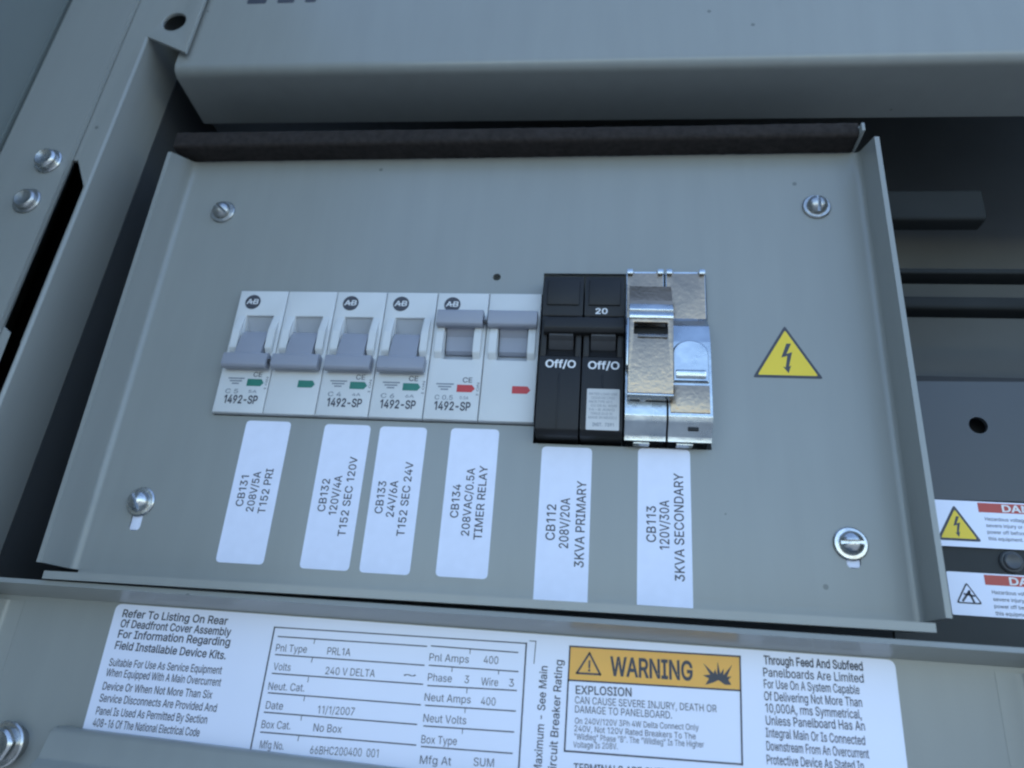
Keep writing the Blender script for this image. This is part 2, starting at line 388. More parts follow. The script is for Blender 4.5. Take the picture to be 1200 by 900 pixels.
    'b': (584, '444,191 450,225 451,261 450,296 444,329 435,359 414,399 385,428 348,447 303,454 259,448 222,429 193,400 172,362 163,331 157,298 155,261 157,223 163,189 172,158 193,119 222,89 259,71 303,64 348,71 385,90 414,121 435,160|315,529 357,525 396,514 431,496 461,471 488,440 509,403 524,360 534,312 537,260 534,207 525,159 509,116 488,79 462,47 431,22 396,4 358,-8 316,-11 272,-7 237,5 210,23 190,43 163,81 154,81 154,0 72,0 72,700 156,700 156,439 163,439 189,476 209,495 236,513 271,525'),
    'c': (544, '140,325 134,292 132,258 134,224 140,192 149,162 170,122 200,91 238,71 285,64 311,66 334,71 354,79 373,91 388,105 401,122 411,141 419,161 499,141 487,107 470,77 448,51 421,29 392,12 359,-1 323,-9 285,-11 240,-8 198,4 161,23 128,48 100,80 77,117 60,160 50,207 47,258 50,310 60,358 77,401 100,438 128,470 161,495 198,514 240,525 285,529 323,526 358,519 390,507 420,490 446,469 468,443 485,414 498,381 417,360 410,380 400,398 387,414 371,428 353,439 333,447 310,452 285,454 238,447 200,427 170,395 149,355'),
    'd': (584, '421,189 427,223 429,261 427,298 422,331 412,362 391,400 362,429 326,448 281,454 236,447 199,428 170,399 149,359 140,329 134,296 132,261 134,225 140,191 149,160 170,121 200,90 237,71 281,64 325,71 362,89 391,119 412,158|227,525 269,529 313,525 348,513 375,495 395,476 421,439 428,439 428,700 512,700 512,0 430,0 430,81 422,81 395,43 374,23 347,5 313,-7 269,-11 227,-8 188,4 153,22 122,47 96,79 75,116 60,159 50,207 47,260 50,312 60,360 75,403 97,440 123,471 154,496 189,514'),
    'e': (556, '282,454 238,449 201,431 172,405 150,371 136,332 133,304 424,304 424,311 419,342 410,369 389,405 361,432 326,449|237,525 282,529 325,525 366,515 404,496 439,469 460,446 477,419 491,388 502,352 509,312 511,267 511,233 133,233 134,208 141,175 152,146 176,111 208,85 247,69 292,63 322,66 349,73 373,84 393,100 409,121 420,145 502,125 486,87 461,54 428,27 389,6 359,-4 327,-9 292,-11 243,-8 200,4 161,23 127,48 99,79 77,117 60,159 50,206 47,257 50,308 60,356 76,399 98,437 126,468 158,494 196,514'),
    'f': (349, '235,647 212,633 199,609 195,576 195,522 314,522 314,450 195,450 195,0 111,0 111,450 9,450 9,522 111,522 111,594 116,635 132,669 156,695 186,714 221,725 258,729 306,725 334,717 313,645 296,649 268,652'),
    'g': (585, '123,471 155,496 190,514 228,525 270,529 314,525 349,513 376,496 397,476 423,439 431,439 431,522 513,522 513,-12 509,-55 499,-92 482,-124 459,-150 432,-171 400,-187 364,-198 326,-205 285,-207 248,-206 214,-200 184,-192 145,-174 113,-152 88,-125 70,-95 140,-56 167,-91 187,-108 212,-121 245,-131 285,-134 324,-130 359,-120 388,-103 411,-79 424,-47 428,-8 428,94 421,94 394,57 374,38 347,22 312,10 268,7 228,10 190,20 155,37 124,60 98,89 76,124 60,165 50,211 47,263 50,315 60,361 76,404 97,440|237,448 200,429 170,399 149,361 140,331 134,299 132,265 134,230 140,198 150,169 171,132 200,104 237,87 282,81 326,87 363,103 392,130 413,167 422,196 428,229 430,265 428,301 422,333 413,363 392,401 363,430 326,448 282,454'),
    'h': (564, '452,468 469,441 481,410 489,373 491,331 491,0 407,0 407,324 404,361 393,393 376,419 352,438 323,449 289,453 253,449 221,437 194,417 174,389 161,354 156,312 156,0 72,0 72,700 156,700 156,432 159,439 182,473 209,498 241,515 275,526 313,529 347,527 378,519 406,507 431,490'),
    'i': (229, '170,643 157,626 138,613 115,609 93,613 74,626 61,643 57,665 61,686 74,704 93,717 115,721 138,717 157,704 170,686 174,665|72,0 72,522 156,522 156,0'),
    'j': (229, '92,613 74,626 61,643 56,665 61,686 74,704 92,717 115,721 137,717 156,704 169,686 173,665 169,643 156,626 137,613 115,609|56,-99 68,-74 72,-40 72,522 156,522 156,-41 153,-86 140,-124 119,-155 89,-178 51,-192 5,-196 -14,-196 -14,-119 3,-119 34,-114'),
    'k': (524, '391,522 496,522 276,298 512,0 404,0 212,244 156,193 156,0 72,0 72,700 156,700 156,291 166,291'),
    'l': (260, '102,28 85,51 76,81 72,116 72,700 156,700 156,136 159,105 165,86 179,75 201,71 221,72 233,75 249,4 222,-1 192,-3 155,0 125,10'),
    'm': (839, '492,422 475,399 465,372 461,340 461,0 377,0 377,358 370,397 348,428 315,448 274,455 245,451 217,440 192,423 173,398 161,366 156,327 156,0 72,0 72,522 154,522 155,425 162,445 182,476 208,500 237,517 268,528 302,531 338,527 369,516 395,496 416,471 432,440 437,424 443,441 464,472 491,497 524,516 561,527 601,531 644,526 684,512 718,487 744,452 756,423 764,389 766,351 766,0 682,0 682,349 674,398 650,430 616,449 576,455 543,451 515,440'),
    'n': (564, '452,468 469,441 481,410 489,373 491,331 491,0 407,0 407,324 404,361 393,393 376,419 352,438 323,449 289,453 253,449 221,437 194,417 174,389 161,354 156,312 156,0 72,0 72,522 154,522 154,427 159,439 182,473 209,498 241,515 275,526 313,529 347,527 378,519 406,507 431,490'),
    'o': (571, '402,122 423,162 432,192 437,224 439,258 437,292 432,325 423,355 402,395 372,427 347,442 318,451 285,454 238,447 200,427 170,395 149,355 140,325 134,292 132,258 134,224 140,192 149,162 170,122 200,91 238,71 285,64 318,67 347,76 372,91|240,525 285,529 331,525 373,514 411,495 444,470 472,438 494,401 511,358 521,310 524,258 521,207 511,160 494,117 472,80 444,48 411,23 373,4 331,-8 285,-11 240,-8 198,4 161,23 128,48 100,80 77,117 60,160 50,207 47,258 50,310 60,358 77,401 100,438 128,470 161,495 198,514'),
    'p': (584, '444,191 450,225 451,261 450,296 444,329 435,359 414,399 385,428 348,447 303,454 259,448 222,429 193,400 172,362 163,331 157,298 155,261 157,223 163,189 172,158 193,119 222,89 259,71 303,64 348,71 385,90 414,121 435,160|534,312 537,260 534,207 525,159 509,116 488,79 462,47 431,22 396,4 358,-8 316,-11 272,-7 237,5 210,23 190,43 163,81 156,81 156,-196 72,-196 72,522 154,522 154,439 163,439 189,476 209,495 236,513 271,525 315,529 357,525 396,514 431,496 461,471 488,440 509,403 524,360'),
    'q': (584, '421,189 427,223 429,261 427,298 422,331 412,362 391,400 362,429 326,448 281,454 236,447 199,428 170,399 149,359 140,329 134,296 132,261 134,225 140,191 149,160 170,121 200,90 237,71 281,64 325,71 362,89 391,119 412,158|47,260 50,312 60,360 75,403 97,440 123,471 154,496 189,514 227,525 269,529 313,525 348,513 375,495 395,476 422,439 430,439 430,522 512,522 512,-196 428,-196 428,81 421,81 395,43 374,23 347,5 313,-7 269,-11 227,-8 188,4 153,22 122,47 96,79 75,116 60,159 50,207'),
    'r': (357, '173,390 161,360 156,326 156,0 72,0 72,522 154,522 154,442 159,442 179,477 210,505 249,523 293,529 335,528 335,443 316,446 285,448 250,444 219,433 193,415'),
    's': (502, '432,435 446,399 369,381 355,409 334,434 302,452 258,458 215,452 180,436 157,412 149,381 155,355 171,335 198,319 236,307 316,288 359,275 394,257 421,236 440,210 452,181 456,147 449,103 430,65 410,43 386,24 358,9 325,-2 289,-9 250,-11 216,-10 184,-4 154,5 116,25 85,52 62,87 49,130 129,147 145,109 171,83 206,68 249,62 298,68 336,86 361,111 369,141 364,166 350,187 325,202 292,213 205,234 162,247 127,265 99,286 80,312 68,342 64,377 71,419 89,456 119,487 158,510 189,520 222,527 257,529 291,527 322,522 349,513 384,493 411,467'),
    't': (313, '155,10 127,29 106,56 93,89 89,128 89,450 9,450 9,522 89,522 89,648 173,648 173,522 280,522 280,450 173,450 173,134 177,105 187,84 206,73 234,69 255,70 278,74 293,2 264,-4 232,-6 190,-2'),
    'u': (564, '241,73 275,69 311,73 343,85 369,105 390,133 403,168 407,210 407,522 491,522 491,0 410,0 410,97 404,83 381,48 354,23 322,6 288,-4 251,-7 217,-5 186,3 158,15 133,32 112,54 95,81 82,113 75,150 72,191 72,522 156,522 156,198 160,161 171,129 188,103 212,84'),
    'v': (536, '257,120 268,82 308,213 420,522 511,522 311,0 224,0 24,522 116,522 227,213'),
    'w': (780, '661,522 749,522 591,0 507,0 439,236 390,426 381,386 273,0 189,0 31,522 120,522 184,294 212,188 234,89 255,185 347,522 436,522 498,294 525,187 546,90 568,186 597,294'),
    'x': (521, '318,117 260,213 204,117 126,0 29,0 213,267 39,522 138,522 247,349 263,321 321,420 388,522 484,522 309,264 492,0 395,0'),
    'y': (536, '308,213 420,522 511,522 281,-80 263,-117 243,-147 219,-170 192,-187 161,-196 126,-200 89,-197 65,-191 85,-118 122,-124 143,-122 162,-115 179,-102 194,-80 207,-49 224,-2 24,522 116,522 227,213 268,81'),
    'z': (523, '350,444 66,444 66,522 458,522 458,455 173,83 173,78 466,78 466,0 57,0 57,63 350,440'),
    '~': (623, '470,312 474,348 551,348 549,312 543,281 532,255 509,224 481,204 448,192 414,188 380,192 350,203 319,223 244,281 228,287 211,289 187,285 166,270 153,245 149,206 72,206 74,243 80,274 90,300 113,330 142,351 174,363 208,366 241,363 272,352 303,332 338,303 378,273 394,266 411,264 437,269 457,285'),
}

def text_bm(s, bold=0.0):
    """a run of text as flat faces, capitals 0.7 high"""
    spl = []
    x = 0
    for ch in s:
        if ch == ' ':
            x += 260
            continue
        adv, data = GLYPHS[ch]
        for con in data.split('|'):
            q = [Vector(((x + int(p.split(',')[0])) / 1000, int(p.split(',')[1]) / 1000)) for p in con.split()]
            k = [q[0]]
            for p in q[1:]:
                if (p - k[-1]).length > 0.02:
                    k.append(p)
            if len(k) > 3 and (k[0] - k[-1]).length <= 0.02:
                k.pop()
            q = k
            out = []
            for i, p in enumerate(q):      # embolden: push every corner outwards
                u, w = (p - q[i - 1]).normalized(), (q[(i + 1) % len(q)] - p).normalized()
                n = Vector((-u.y - w.y, u.x + w.x))
                d = max(0.35, n.length_squared / 2)
                out.append(p + n / d * bold)
            spl.append(out)
        x += adv
    cu = bpy.data.curves.new('tmp', 'CURVE')
    cu.dimensions = '2D'
    cu.fill_mode = 'BOTH'
    for pts in spl:
        sp = cu.splines.new('POLY')
        sp.points.add(len(pts) - 1)
        for i, p in enumerate(pts):
            sp.points[i].co = (p[0], p[1], 0, 1)
        sp.use_cyclic_u = True
    o = bpy.data.objects.new('tmp', cu)
    COL.objects.link(o)
    dg = bpy.context.evaluated_depsgraph_get()
    me = bpy.data.meshes.new_from_object(o.evaluated_get(dg))
    bm = bmesh.new()
    bm.from_mesh(me)
    bpy.data.objects.remove(o)
    bpy.data.curves.remove(cu)
    bpy.data.meshes.remove(me)
    return bm

CAP = 0.7
def put_text(bm, s, x0, y0, x1, y1, h, z, bold=0.0, shear=0.0):
    """a line of text from (x0,y0) to (x1,y1), capitals h high, stretched to fit"""
    t = text_bm(s, bold)
    xs = [v.co.x for v in t.verts]
    a, b = min(xs), max(xs)
    L = math.hypot(x1 - x0, y1 - y0)
    an = math.atan2(y1 - y0, x1 - x0)
    sx = L / (b - a)
    sy = h / CAP
    for v in t.verts:
        x = (v.co.x - a) * sx + shear * v.co.y * sy
        y = v.co.y * sy
        v.co = Vector((x0 + x * math.cos(an) - y * math.sin(an), y0 + x * math.sin(an) + y * math.cos(an), z))
    join(bm, t)

def put_line(bm, x0, y0, x1, y1, w, z):
    d = Vector((x1 - x0, y1 - y0)).normalized()
    n = Vector((-d.y, d.x)) * w / 2
    e = d * w / 2
    q = [Vector((x0, y0)) - n - e, Vector((x1, y1)) - n + e, Vector((x1, y1)) + n + e, Vector((x0, y0)) + n - e]
    bm.faces.new([bm.verts.new((p.x, p.y, z)) for p in q])

def put_poly(bm, pts, z):
    bm.faces.new([bm.verts.new((p[0], p[1], z)) for p in pts])

def face_up(o):
    """flat print: make every face look towards the viewer (blender -Y)"""
    me = o.data
    bm = bmesh.new()
    bm.from_mesh(me)
    for f in bm.faces:
        f.normal_update()
        if f.normal.y > 0:
            f.normal_flip()
    bm.to_mesh(me)
    bm.free()
    return o

def print_on(name, bm, m, parent):
    return face_up(finish(name, bm, m, parent, smooth=0, recalc=False))

def lathe(bm, prof, n=36, x=0, y=0):
    """prof: (radius, z) from the rim to the centre"""
    rings = []
    for r, z in prof:
        if r < 1e-4:
            rings.append([bm.verts.new((x, y, z))])
        else:
            rings.append([bm.verts.new((x + r * math.cos(2 * math.pi * i / n), y + r * math.sin(2 * math.pi * i / n), z)) for i in range(n)])
    for a, b in zip(rings, rings[1:]):
        for i in range(n):
            j = (i + 1) % n
            if len(a) == 1 and len(b) == 1:
                continue
            if len(a) == 1:
                bm.faces.new((a[0], b[i], b[j]))
            elif len(b) == 1:
                bm.faces.new((a[i], a[j], b[0]))
            else:
                bm.faces.new((a[i], a[j], b[j], b[i]))
    return bm

def cut(bm, cutter):
    """boolean difference of two bmeshes"""
    ms = []
    for b in (bm, cutter):
        bmesh.ops.recalc_face_normals(b, faces=b.faces)
        me = bpy.data.meshes.new('tmp')
        b.to_mesh(me)
        b.free()
        ms.append(me)
    oa = bpy.data.objects.new('tmp', ms[0])
    ob = bpy.data.objects.new('tmp', ms[1])
    COL.objects.link(oa)
    COL.objects.link(ob)
    md = oa.modifiers.new('b', 'BOOLEAN')
    md.operation = 'DIFFERENCE'
    md.solver = 'EXACT'
    md.object = ob
    dg = bpy.context.evaluated_depsgraph_get()
    me = bpy.data.meshes.new_from_object(oa.evaluated_get(dg))
    out = bmesh.new()
    out.from_mesh(me)
    bpy.data.objects.remove(oa)
    bpy.data.objects.remove(ob)
    for q in ms + [me]:
        bpy.data.meshes.remove(q)
    return out

# ------------------------------------------------------------------ the setting
bm = bmesh.new()
put_poly(bm, [(-60000, -60000), (60000, -60000), (60000, 60000), (-60000, 60000)], 0)
for v in bm.verts:
    v.co = Vector((v.co.x, -HGT * 1000, v.co.y))
struct(finish('ground', bm, GROUND, smooth=0)).location = (0, 0, HGT)

bm = bmesh.new()
box(bm, -420, 480, -330, 520, -92, -90)
box(bm, -420, 480, 367, 370, -89.9, 11)
box(bm, -423, -420.1, -330, 366.9, -89.9, 11)
box(bm, -420, -206, -330, 366.9, 8, 10.9)
box(bm, -420, 480, -333, -330.1, -89.9, 11)
box(bm, 480.1, 483, -330, 366.9, -89.9, 11)
struct(finish('wall', bm, DARK)).location = P(0, 0, 0)

# ------------------------------------------------------------------ the breaker cover (a shallow painted tray)
XL, XR, YB, FH = -129.6, 113.4, -81.7, 13.65
cover = thing('breaker_cover', 'large grey sheet metal tray with raised edges holding all the circuit breakers', 'breaker cover', (0, 0, 0))
win = [(-96.8, -29.3), (8.3, -29.3), (8.3, -34.8), (61.2, -34.8), (61.2, 25.0), (8.3, 25.0), (8.3, 16.5), (-96.8, 16.5)]
holes = [win, circ(-7.6, 23.4, 1.35)]
for kx, ky in ((-113.4, -58.9), (97.8, -60.2)):
    holes.append(closed_fillet([(kx - 1.9, ky - (8.9 if kx < 0 else 6.6)), (kx + 1.9, ky - (8.9 if kx < 0 else 6.6)), (kx + 1.9, ky + 2), (kx - 1.9, ky + 2)], 1.8))
plate = finish('plate', curve_mesh([[(-124, -77), (108, -77), (108, 70), (-124, 70)]] + holes, -1.5, 0.0), PAINT, cover)

def trim_top(bm, y_base, y_top):
    top = max(v.co.y for v in bm.verts)
    for v in bm.verts:
        if v.co.y > top - 0.01:
            v.co.y = y_base + (y_top - y_base) * max(0, v.co.z) / FH
bm = extrude_profile(bmesh.new(), sheet_outline([(-124, -0.75), (XL - 0.75, -0.75), (XL - 0.75, FH)], 1.5, 3.2), 'y', -80.4, 72)
trim_top(bm, 73.5, 66.9)
finish('flange', bm, PAINT, cover)
bm = extrude_profile(bmesh.new(), sheet_outline([(108, -0.75), (XR + 0.75, -0.75), (XR + 0.75, FH)], 1.5, 4.2), 'y', -79.6, 72)
trim_top(bm, 73.5, 68.5)
finish('flange', bm, PAINT, cover)
bm = extrude_profile(bmesh.new(), sheet_outline([(-77, -0.78), (YB - 0.8, -0.78), (YB - 0.8, FH)], 1.5, 1.6), 'x', -127.7, 110.8)
for v in bm.verts:
    if v.co.y < -78.5:
        v.co.y += 0.007 * v.co.x
    if v.co.z > FH - 1 and v.co.y < YB - 1.2 + 0.007 * v.co.x:
        v.co.y -= 0.7
finish('flange', bm, PAINT, cover)
bm = extrude_profile(bmesh.new(), sheet_outline([(70, -0.78), (78.2, -0.78), (78.2, 6.8)], 1.5, 1.5), 'x', -127.5, 112.2)
finish('flange', bm, PAINT, cover)
bm = box(bmesh.new(), 111.3, 112.4, 73.9, 77.2, 0.15, 10.6, 0.25)
finish('flange_end', bm, PAINT, cover)
for kx, ky in ((-113.4, -58.9), (97.8, -60.2)):
    finish('stud_plate', box(bmesh.new(), kx - 1.75, kx + 1.75, ky - (8.7 if kx < 0 else 6.4), ky + 1.5, -1.6, -0.25, 0.3), PAPER, cover)

# black foam gasket along the top edge
bm = extrude_profile(bmesh.new(), closed_fillet([(73.6, 0.1), (77.3, 0.1), (77.3, 7.0), (79.2, 7.0), (79.2, 8.7), (73.6, 8.7)], [0.3, 0.3, 0, 0.3, 0.9, 1.8]), 'x', -134, 111.0)
es = [e for e in bm.edges if e.calc_length() > 100]
bmesh.ops.subdivide_edges(bm, edges=es, cuts=160)
for v in bm.verts:
    if v.co.y > 76:
        v.co.y += 1.4 * max(0, (60 - v.co.x) / 190)
    if v.co.y < 77.2 or v.co.z > 8:
        v.co.y += random.uniform(-0.13, 0.13)
        v.co.z += random.uniform(-0.12, 0.12)
o = finish('foam_gasket', bm, FOAM, smooth=60)
o.location = P(0, 0, 0)
tag(o, 'black foam gasket strip lying along the top edge of the breaker tray', 'gasket')

# ------------------------------------------------------------------ screws and bolts
def slotted_screw(x, y, z, ang, label, washer=4.6, head=3.3, m=STEEL, dome=2.3):
    t = thing('screw', label, 'screw', (x, y, z), ang, 'screws fixing the breaker tray')
    finish('washer', lathe(bmesh.new(), [(1.5, 0.02), (washer, 0.02), (washer, 0.5), (washer - 0.35, 0.85), (head, 0.95), (1.5, 0.95)]), STEELD if m is STEELD else STEEL, t)
    b = lathe(bmesh.new(), [(0, 0.9), (head, 0.9), (head, 1.5), (head * 0.93, 1.5 + dome * 0.35), (head * 0.72, 1.5 + dome * 0.72), (head * 0.4, 1.5 + dome * 0.93), (0, 1.5 + dome)])
    b = cut(b, box(bmesh.new(), -head - 1, head + 1, -0.5, 0.5, 1.5 + dome * 0.35, 8))
    finish('head', b, m, t, smooth=40)
    return t
slotted_screw(-112.5, 50.2, 0, -35, 'slotted screw in the upper left corner of the breaker tray', m=STEELD)
slotted_screw(97.8, 51.2, 0, 92, 'dull slotted screw in the upper right corner of the breaker tray, slot upright', m=STEELD)
slotted_screw(-113.4, -58.9, 0, -60, 'slotted screw above the white keyhole slot at the lower left of the tray')
slotted_screw(97.4, -60.2, 0, 2, 'shiny slotted screw at the lower right of the tray, slot level')

def hex_bolt(x, y, z, ang, label, r=4.4, h=3.0, m=STEEL, washer=5.2, dish=0.4, rnd=0):
    t = thing('hex_bolt', label, 'bolt', (x, y, z), ang)
    finish('washer', lathe(bmesh.new(), [(1.5, 0.02), (washer, 0.02), (washer, 0.5), (washer - 0.4, 0.9), (1.5, 1.0)]), m, t)
    b = bmesh.new()
    n = 36
    prof = [(1.0, 0.9), (1.0, h * 0.72), (0.93, h * 0.9), (0.8, h), (0.5, h - dish * 0.5), (0.0, h - dish)]
    rings = []
    for k, (f, zz) in enumerate(prof):
        if f == 0:
            rings.append([b.verts.new((0, 0, zz))])
            continue
        ring = []
        for i in range(n):
            a = 2 * math.pi * i / n
            hexr = r * math.cos(math.pi / 6) / math.cos((a % (math.pi / 3)) - math.pi / 6)
            hexr = hexr * (1 - rnd) + r * 0.96 * rnd
            rr = hexr if k < 2 else min(hexr, r * 0.95) * f
            ring.append(b.verts.new((rr * math.cos(a), rr * math.sin(a), zz)))
        rings.append(ring)
    for A, B in zip(rings, rings[1:]):
        for i in range(n):
            j = (i + 1) % n
            if len(B) == 1:
                b.faces.new((A[i], A[j], B[0]))
            else:
                b.faces.new((A[i], A[j], B[j], B[i]))
    finish('head', b, m, t, smooth=40)
    return t

# ------------------------------------------------------------------ miniature circuit breakers
PITCH = 17.5
X0 = -96.55
def mcb(name_label, first, poles, up, rating, amps):
    x = X0 + PITCH * first
    t = thing('miniature_circuit_breaker', name_label, 'circuit breaker', (x, 0, 0), 0, 'light grey miniature circuit breakers in the row')
    ZF = 1.9
    for k in range(poles):
        a = k * PITCH + 0.13
        b = (k + 1) * PITCH - 0.13
        wx0, wx1, wy0, wy1 = a + 4.0, a + 13.7, -8.2, 6.4
        body = curve_mesh([[(a, -28.8), (b, -28.8), (b, 16.0), (a, 16.0)], [(wx0, wy0), (wx1, wy0), (wx1, wy1), (wx0, wy1)]], -2.6, ZF, 0.32)
        # walls of the handle well, sloping floor and the case behind
        box(body, a + 0.3, b - 0.3, -28.4, 15.6, -40, -4.2)
        finish('body', body, MCB, t)
        wl = bmesh.new()
        prof = [(6.5, 0.9), (4.2, -0.6), (1.5, -2.4), (-1, -2.9), (-4, -2.6), (-8.4, 0.0), (-8.4, -4.1), (6.5, -4.1)]
        extrude_profile(wl, [Vector(p) for p in prof], 'x', wx0 - 0.15, wx1 + 0.15)
        finish('handle_well', wl, WELL, t, smooth=50)
        # raised cheeks either side of the handle
        for c0, c1 in ((wx0 - 2.6, wx0 - 0.12), (wx1 + 0.12, wx1 + 2.5)):
            ck = bmesh.new()
            pr = closed_fillet([(6.6, ZF - 0.1), (0.5, ZF + 1.5), (-6.2, ZF + 1.5), (-8.2, ZF - 0.1)], [0, 2.5, 1.5, 0])
            extrude_profile(ck, pr, 'x', c0, c1, 0.18)
            finish('cheek', ck, MCB, t)
        # toggle: stem plus a full-width finger bar
        tg = bmesh.new()
        def flip(pts):
            return [Vector((-1.6 - p[0], p[1])) for p in pts] if up else [Vector(p) for p in pts]
        stem = [(1.2, -2.2), (0.9, 0.6), (0.2, 1.7), (-2.5, 2.9), (-6, 3.9), (-9.6, 4.6), (-9.6, 2.0), (-6, -2.2)]
        if up:
            stem = [(3.9, -2.2), (3.9, -0.6), (3.0, 0.3), (-2.0, 0.5), (-5.6, 3.2), (-9.0, 4.4), (-9.0, 2.0), (-6, -2.2)]
        extrude_profile(tg, flip(stem), 'x', wx0 + 0.35, wx1 - 0.35, 0.15)
        o1 = [(-8.9, 2.1), (-8.6, 4.2), (-9.2, 5.3), (-13.2, 5.6), (-14.1, 5.0), (-14.0, 3.0), (-12.6, 2.1)]
        if up:
            o1 = [(-4.2, 2.1), (-4.0, 4.6), (-4.6, 5.4), (-9.0, 5.6), (-9.7, 5.0), (-9.6, 3.0), (-9.0, 2.1)]
        br = closed_fillet(flip(o1), 0.7, 3)
        x0b = a + 1.3 if k == 0 else a + 0.7
        extrude_profile(tg, br, 'x', x0b, b - 0.75, 0.3)
        finish('toggle', tg, TOG, t)
        # on / off flag
        fl = bmesh.new()
        put_poly(fl, [(a + 9.8, -19.5), (a + 14.6, -19.5), (a + 15.6, -18.3), (a + 14.6, -17.0), (a + 9.8, -17.0)], ZF + 0.05)
        print_on('flag', fl, RED if up else GREEN, t)
    if poles == 2:
        pin = lathe(bmesh.new(), [(0, -1.5), (0.75, -1.5), (0.75, 1.5), (0, 1.5)], 14)
        pin.transform(Matrix.Translation((PITCH - 0.1, (4.3 if up else -11.4), 3.8)) @ Matrix.Rotation(RAD(90), 4, 'Y'))
        finish('handle_pin', pin, BLACKT, t)
    tx = bmesh.new()
    zt = ZF + 0.06
    put_text(tx, '1492-SP', 3.4, -25.6, 14.9, -25.6, 2.7, zt, 0.03)
    put_text(tx, 'CE', 11.6, -16.2, 14.6, -16.2, 1.7, zt, 0.01)
    put_text(tx, 'I ON', 17.0, -20.6, 17.0, -16.2, 0.75, zt)
    print_on('lettering', tx, INK, t)
    tg2 = bmesh.new()
    for i, (w, yy) in enumerate(((5.2, -16.9), (3.8, -17.8), (2.0, -18.7))):
        put_line(tg2, 6.0 - w / 2, yy, 6.0 + w / 2, yy, 0.45, zt)
    put_text(tg2, rating, 3.2, -22.2, 7.6 if len(rating) < 4 else 9.0, -22.2, 1.5, zt, 0.01)
    put_text(tg2, amps, 11.2, -21.9, 14.0, -21.9, 1.0, zt, 0.01)
    print_on('small_print', tg2, INKG, t)
    bd = bmesh.new()
    join(bd, curve_mesh([circ(5.3, 11.6, 2.75, 40)], ZF - 0.3, ZF + 0.1))
    badge = finish('badge', bd, INK, t)
    lt = bmesh.new()
    put_text(lt, 'A', 3.1, 10.75, 5.2, 10.75, 1.9, ZF + 0.16, 0.02, 0.1)
    put_text(lt, 'B', 5.5, 10.75, 7.3, 10.75, 1.9, ZF + 0.16, 0.02, 0.1)
    put_line(lt, 4.9, 11.6, 5.7, 11.6, 0.3, ZF + 0.165)
    print_on('badge_lettering', lt, WINK, badge)
    return t
mcb('two-pole light grey breaker at the far left of the row, green flags, handles down', 0, 2, False, 'C 5', '5A')
mcb('single light grey breaker right of the leftmost two-pole breaker, green flag, handle down', 2, 1, False, 'C 4', '4A')
mcb('single light grey breaker beside the red-flagged breaker, green flag, handle down', 3, 1, False, 'C 6', '6A')
mcb('two-pole light grey breaker with red flags and raised handles beside the black breaker', 4, 2, True, 'C 0.5', '0.5A')

# ------------------------------------------------------------------ black two-pole breaker
t = thing('black_circuit_breaker', 'black two-pole circuit breaker with Off lettering and a white rating sticker', 'circuit breaker', (0, 0, 0))
bx0, bx1 = 9.3, 34.9
mid = 22.3
bm = bmesh.new()
for a, b in ((bx0, mid - 0.25), (mid + 0.25, bx1)):
    # side profile (y,z): top block, handle pocket, long lower face
    pr = closed_fillet([(20.6, -35), (20.6, 5.4), (19.6, 6.2), (5.6, 6.4), (5.0, 5.0), (3.6, 3.6), (-3.0, 3.6), (-8.0, 5.6), (-8.6, 6.8), (-32.4, 6.8), (-33.6, 5.0), (-33.6, -35)], [0, .5, .4, .6, .5, 1, .8, .6, .5, .8, .4, 0], 3)
    extrude_profile(bm, pr, 'x', a, b, 0.35)
    # rails that frame the handle pocket
    for c0, c1 in ((a + 0.05, a + 1.9), (b - 1.9, b - 0.05)):
        box(bm, c0, c1, -8.6, 5.4, 3.0, 6.65, 0.3)
    # moulded ribs on the top block
    box(bm, a + 1.2, b - 1.2, 9.4, 18.6, 6.0, 6.85, 0.35)
    box(bm, (a + b) / 2 - 0.3, (a + b) / 2 + 0.3, -32.0, -14.5, 6.2, 6.95, 0.1)
finish('body', bm, BLACK, t)
bm = bmesh.new()
pr = closed_fillet([(4.6, 4.2), (4.0, 9.0), (0.2, 9.4), (-1.2, 8.6), (-1.4, 4.2)], 0.7, 3)
extrude_profile(bm, pr, 'x', bx0 + 0.9, bx1 + 0.2, 0.4)
finish('handle_tie', bm, BLACK, t)
for a in (bx0 + 2.6, mid + 2.6):
    bm = bmesh.new()
    pr = closed_fillet([(-1.0, 3.2), (-1.0, 7.9), (-2.0, 7.9), (-3.0, 6.4), (-5.6, 5.0), (-6.2, 3.2)], 0.5, 3)
    extrude_profile(bm, pr, 'x', a, a + 7.6, 0.3)
    finish('toggle', bm, BLACKT, t)
bm = bmesh.new()
put_text(bm, 'Off/O', 11.3, -12.4, 20.6, -12.4, 2.4, 6.9, 0.03)
put_text(bm, 'Off/O', 24.3, -12.6, 33.8, -12.6, 2.4, 6.9, 0.03)
put_text(bm, '20', 26.0, 6.5, 29.8, 6.5, 1.9, 6.5, 0.03)
print_on('lettering', bm, WINK, t)
bm = curve_mesh([rrect(24.3, 34.0, -32.2, -19.2, 0.4)], 6.9, 7.02)
stk = finish('rating_sticker', bm, mat('sticker_paper', (0.56, 0.55, 0.53), 0.5, var=0.05, vscale=200), t)
bm = bmesh.new()
rows = ['RATED LOAD USE', '120/240 VAC 2 POLE', 'HACR TYPE 40 C', 'CU OR AL WIRE', '14-8 AWG', 'TORQUE 20 LB-IN', 'MADE IN MEXICO']
for i, r in enumerate(rows):
    put_text(bm, r, 25.0 + (0.6 if i % 2 else 0), -21.2 - i * 1.25, 33.3 - (i * 7 % 3) * 0.7, -21.2 - i * 1.25, 0.75, 7.07)
put_text(bm, 'INST.  7391', 26.2, -31.0, 32.4, -31.0, 1.0, 7.07, 0.02)
print_on('sticker_print', bm, INKG, stk)

